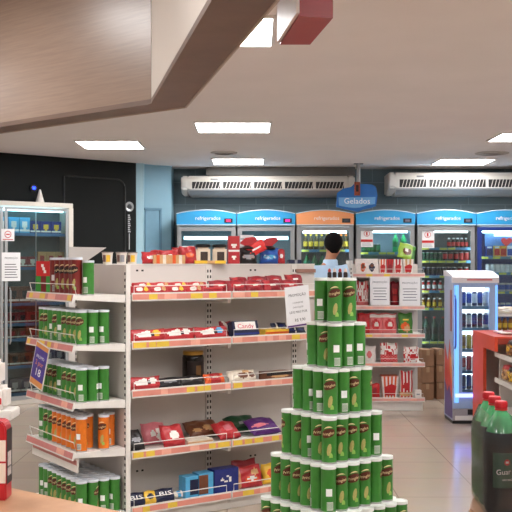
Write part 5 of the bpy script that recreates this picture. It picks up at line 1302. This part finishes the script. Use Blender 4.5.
mb = MB(); mb.lathe([(.078, 1.612), (.088, 1.622), (.079, 1.690), (.071, 1.700), (.066, 1.690)], 20, c=(hx*.5, -.004, 0), caps=False); mb.build('collar', shirt_m, man)
sub_chain([(0, 0, 1.09, .142, .118, None), (-.10, 0, .96, .108, .110, 0), (-.116, .012, .54, .074, .076, 1), (-.12, -.018, .12, .062, .066, 2), (.10, 0, .96, .108, .110, 0), (.116, .012, .54, .074, .076, 4), (.12, -.018, .12, .062, .066, 5)], 'trousers', trous)
for sx in (-1, 1):
    sub_chain([(sx*.12, -.04, .045, .048, .045, None), (sx*.125, .06, .04, .046, .038, 0), (sx*.13, .15, .032, .040, .030, 1)], 'shoe', shoe_m)
# hair: a cap over the crown, nape and sides
me = bpy.data.meshes.new('hair'); bm = bmesh.new(); bmesh.ops.create_uvsphere(bm, u_segments=32, v_segments=20, radius=1)
for v in bm.verts:
    n = v.co.copy(); v.co = Vector((n.x*(.103+.006*max(0, n.z)), n.y*.122, n.z*.130))
    if n.z < 0: v.co.x *= 1-.28*min(1, -n.z*1.3); 
    v.co += Vector((hx, -.004, 1.872))
dele = [v for v in bm.verts if v.co.z < 1.765 or (v.co.y > .045 and v.co.z < 1.925) or (v.co.y > -.01 and v.co.z < 1.80)]
bmesh.ops.delete(bm, geom=dele, context='VERTS'); bm.to_mesh(me); bm.free(); me.materials.append(hair_m)
for p_ in me.polygons: p_.use_smooth = True
ob('hair', me, man)
for sx in (-1, 1):
    mb = MB(); mb.lathe([(.001, -.014), (.010, -.010), (.014, 0), (.010, .010), (.001, .014)], 12, c=(hx+sx*.034, .098, 1.872), caps=False); mb.build('eye', mat('eye white', (230, 226, 222), .3, var=0), man)
mb = MB(); mb.tube([(hx-.024, .094, 1.80), (hx, .101, 1.797), (hx+.024, .094, 1.80)], .006, 6); mb.build('mouth', mat('lips', (150, 84, 76), .5, var=0), man)

# ------------------------------------------------------------------ foreground checkout counters
def counter_mat():
    return wood_mat('light brown wood counter', (158, 116, 86), (182, 138, 104), .4, .6)
wc = counter_mat(); CZ = .905
t = thing('checkout_counter', 'light brown wooden counter top at the lower left corner', 'counter')
poly = [(-1.9, 4.01), (-1.9, 1.9), (-.02, 1.9), (-.02, 2.605)]
mb = MB(); mb.prism(poly, CZ-.04, CZ); mb.build('worktop', wc, t, bevel=.004)
mb = MB(); mb.prism([(-1.85, 3.90), (-1.85, 2.0), (-.10, 2.0), (-.10, 2.58)], 0, CZ-.04); mb.build('cabinet_body', mat('brown counter body', (110, 84, 66), .6, var=.05), t, smooth=0)
CZ = .875
t = thing('checkout_counter', 'wooden counter corner under the soda bottles at the lower right', 'counter')
poly = [(.674, 3.04), (.80, 1.9), (1.9, 1.9), (1.9, 3.9), (.945, 3.9)]
mb = MB(); mb.prism(poly, CZ-.04, CZ); mb.build('worktop', wc, t, bevel=.004)
mb = MB(); mb.prism([(.74, 3.03), (.86, 2.0), (1.85, 2.0), (1.85, 3.8), (1.0, 3.8)], 0, CZ-.04); mb.build('cabinet_body', mat('brown counter body', (110, 84, 66)), t, smooth=0)

# soda bottles in shrink film
def pet_mat(name, rgb, trans):
    m = bpy.data.materials.new(name); m.use_nodes = True; nt = m.node_tree; b = nt.nodes['Principled BSDF']
    b.inputs['Base Color'].default_value = lin(rgb)+(1,); b.inputs['Roughness'].default_value = .08; b.inputs['Specular IOR Level'].default_value = .6
    out = nt.nodes['Material Output']; tr = nt.nodes.new('ShaderNodeBsdfTransparent'); tr.inputs['Color'].default_value = lin((120, 210, 150))+(1,)
    mx = nt.nodes.new('ShaderNodeMixShader'); mx.inputs[0].default_value = trans
    nt.links.new(b.outputs[0], mx.inputs[1]); nt.links.new(tr.outputs[0], mx.inputs[2]); nt.links.new(mx.outputs[0], out.inputs['Surface']); return m
pet_up = pet_mat('clear green bottle shoulder', (92, 182, 122), .25)
pet_low = mat('dark soda through green bottle', (14, 18, 16), .16, var=.15, scale=9, spec=.22)
cap_m = mat('red bottle cap', (196, 34, 44), .4, var=.03); lab_m = mat('dark green bottle label', (18, 76, 52), .4, var=.05)
def soda(x, y, rot, label):
    t = thing('soda_bottle', label, 'soda bottle', (x, y, CZ), rot, 'big soda bottles wrapped in film')
    mb = MB(); prof = [(.030, .004), (.044, 0), (.051, .012), (.0525, .03), (.0525, .065), (.0505, .075), (.0505, .188), (.0525, .198), (.0525, .207), (.0505, .222), (.046, .242), (.038, .262), (.029, .281), (.020, .299), (.0150, .309), (.0150, .314)]
    mb.lathe(prof, 32, m=[1]*10+[0]*6); mb.build('bottle', [pet_up, pet_low], t, smooth=50)
    mb = MB(); pr = [(.0185, .311), (.019, .313), (.019, .329), (.0175, .332), (.001, .332)]; mb.lathe(pr, 28)
    for q in range(28):
        a = 2*PI*q/28; mb.box(-.0008, .0008, -.0198, -.0188, .314, .328, 0, RZ(a))
    mb.lathe([(.0175, .306), (.0195, .306), (.0195, .310), (.0175, .310)], 28, caps=False)
    mb.build('cap', cap_m, t); t.scale = (1, 1, 1.045)
    mb = MB(); mb.patch(.0512, -1.05, 1.05, .082, .185, 0, 16); l = mb.build('label', lab_m, t)
    mb = MB(); mb.patch(.0516, -.36, -.02, 0, 0, 0, 10, wob=lambda u: (.158-.009*math.sqrt(max(0, 1-(2*u-1)**2)), .158+.009*math.sqrt(max(0, 1-(2*u-1)**2))))
    mb.patch(.0519, -.28, -.10, .155, .161, 1, 4); mb.build('red_badge', [red_ink, white_ink], l)
    mb = MB(); text_into(mb, 'Guaraná', .06, T((-.006, 0, .130)), 0, width=.076, cyl=.0518, slant=.05); text_into(mb, 'ANTARCTICA', .013, T((0, 0, .106)), 0, width=.05, cyl=.0518); mb.build('lettering', white_ink, l)
    return t
soda(.766, 3.0, .30, 'soda bottle with green label and red cap, nearest of the row of three')
soda(.772, 3.106, .45, 'soda bottle with red cap, middle of the row of three')
soda(.778, 3.212, .5, 'soda bottle with red cap, farthest of the row of three')
film = thin_glass('clear shrink film', tint=(250, 250, 250), gloss=.0, haze=.03, rough=.24)
mb = MB()
def stad(r, k0=0.0):
    pts = []
    for q in range(13): a = -PI+PI*q/12; pts.append((.766+r*math.cos(a), 3.0+r*math.sin(a)))
    for q in range(13): a = PI*q/12; pts.append((.778+r*math.cos(a), 3.212+r*math.sin(a)))
    return pts
lev = [(.0545, .002), (.0555, .05), (.0545, .12), (.0565, .20), (.0555, .222), (.0505, .246), (.042, .268), (.032, .290)]
n = 26; vs = []
for r_, z in lev:
    for i, p_ in enumerate(stad(r_+.0012)): vs.append((p_[0], p_[1], CZ+z*1.045+.002*math.sin(i*2.1+z*60)))
fs = []
for a in range(len(lev)-1):
    for i in range(n): fs.append((a*n+i, a*n+(i+1) % n, (a+1)*n+(i+1) % n, (a+1)*n+i))
mb.add(vs, fs)
tag(mb.build('shrink_film', film, None, smooth=60), 'clear shrink film wrapped round the three soda bottles', 'plastic film')

# coffee bag on the left counter
cb = thing('coffee_bag', 'red and white coffee bag with black side standing on the left counter', 'coffee bag', (-.784-.062, 3.02+.035, .905))
prof = [(-.06, 0), (.06, 0), (.06, .215), (.056, .238), (.044, .25), (-.044, .25), (-.056, .238), (-.06, .215)]
mb = MB(); mb.prism(prof[::-1], -.035, .035, 0, axis='y'); mb.build('bag', mat('red coffee foil', (178, 28, 38), .35, var=.06), cb, bevel=.004)
mb = MB(); mb.box(-.0595, .0585, -.0362, -.035, .055, .190, 0); mb.box(-.05, .02, -.037, -.0362, .09, .16, 1); mb.box(-.0595, .0585, -.0368, -.035, .118, .124, 1); mb.build('front_print', [mat('pale coffee print', (228, 214, 200), .5, var=.04), c_red], cb, smooth=0)
mb = MB(); mb.box(.060, .0612, -.030, .033, .05, .222, 0); mb.box(.0612, .062, -.020, .02, .075, .15, 1); mb.box(.0612, .062, -.02, .02, .10, .106, 0); mb.build('side_gusset', [mat('black coffee side', (34, 26, 26), .4, var=.1), mat('grey side text', (190, 180, 176), .5, var=.2, scale=120)], cb, smooth=0)

# white table with stacked white bags at the left edge
WZ = 4.5; ws = F/WZ
wt = thing('white_table', 'white table end at the left edge carrying white bags', 'table', (-1.36, WZ, 0))
zt = H-(411-HY)/ws
mb = MB(); mb.box(-.30, .215, 0, .16, zt-.045, zt); mb.build('tabletop', white_metal, wt, bevel=.006)
for a in (-.28, ): 
    for y in (.02, .11): MB().box(a, a+.03, y, y+.03, 0, zt-.055).build('leg', white_metal, wt, smooth=0)
MB().box(-.27, -.2, .05, .10, 0, zt-.055).build('side_panel', white_metal, wt, smooth=0)
wb = mat('white paper bag', (234, 226, 220), .5, var=.03)
for k, (xr, y0, y1, d) in enumerate(((10.5, 385, 408.5, .02), (4.5, 359, 384.6, .03))):
    h = (y1-y0)/ws; t = thing('flour_bag', 'white paper bag with a red print, %s of the two at the left edge' % ('lower', 'upper')[k], 'paper bag', (-1.36, WZ+d, zt+.0005 if k == 0 else zt+.0015+(408.5-385)/ws))
    x1_ = (xr-256)/F*(WZ+d+.09)+1.36
    mb = MB(); mb.box(x1_-.22, x1_, 0, .12, .001, h); mb.build('bag', wb, t, bevel=.018)
    mb = MB(); mb.prism([(x1_-.12, h*.25), (x1_-.02, h*.25), (x1_-.02, h*.5), (x1_-.05, h*.62), (x1_-.12, h*.5)], -.0012, .0, 0, axis='y'); mb.build('red_print', red_ink, t, smooth=0)
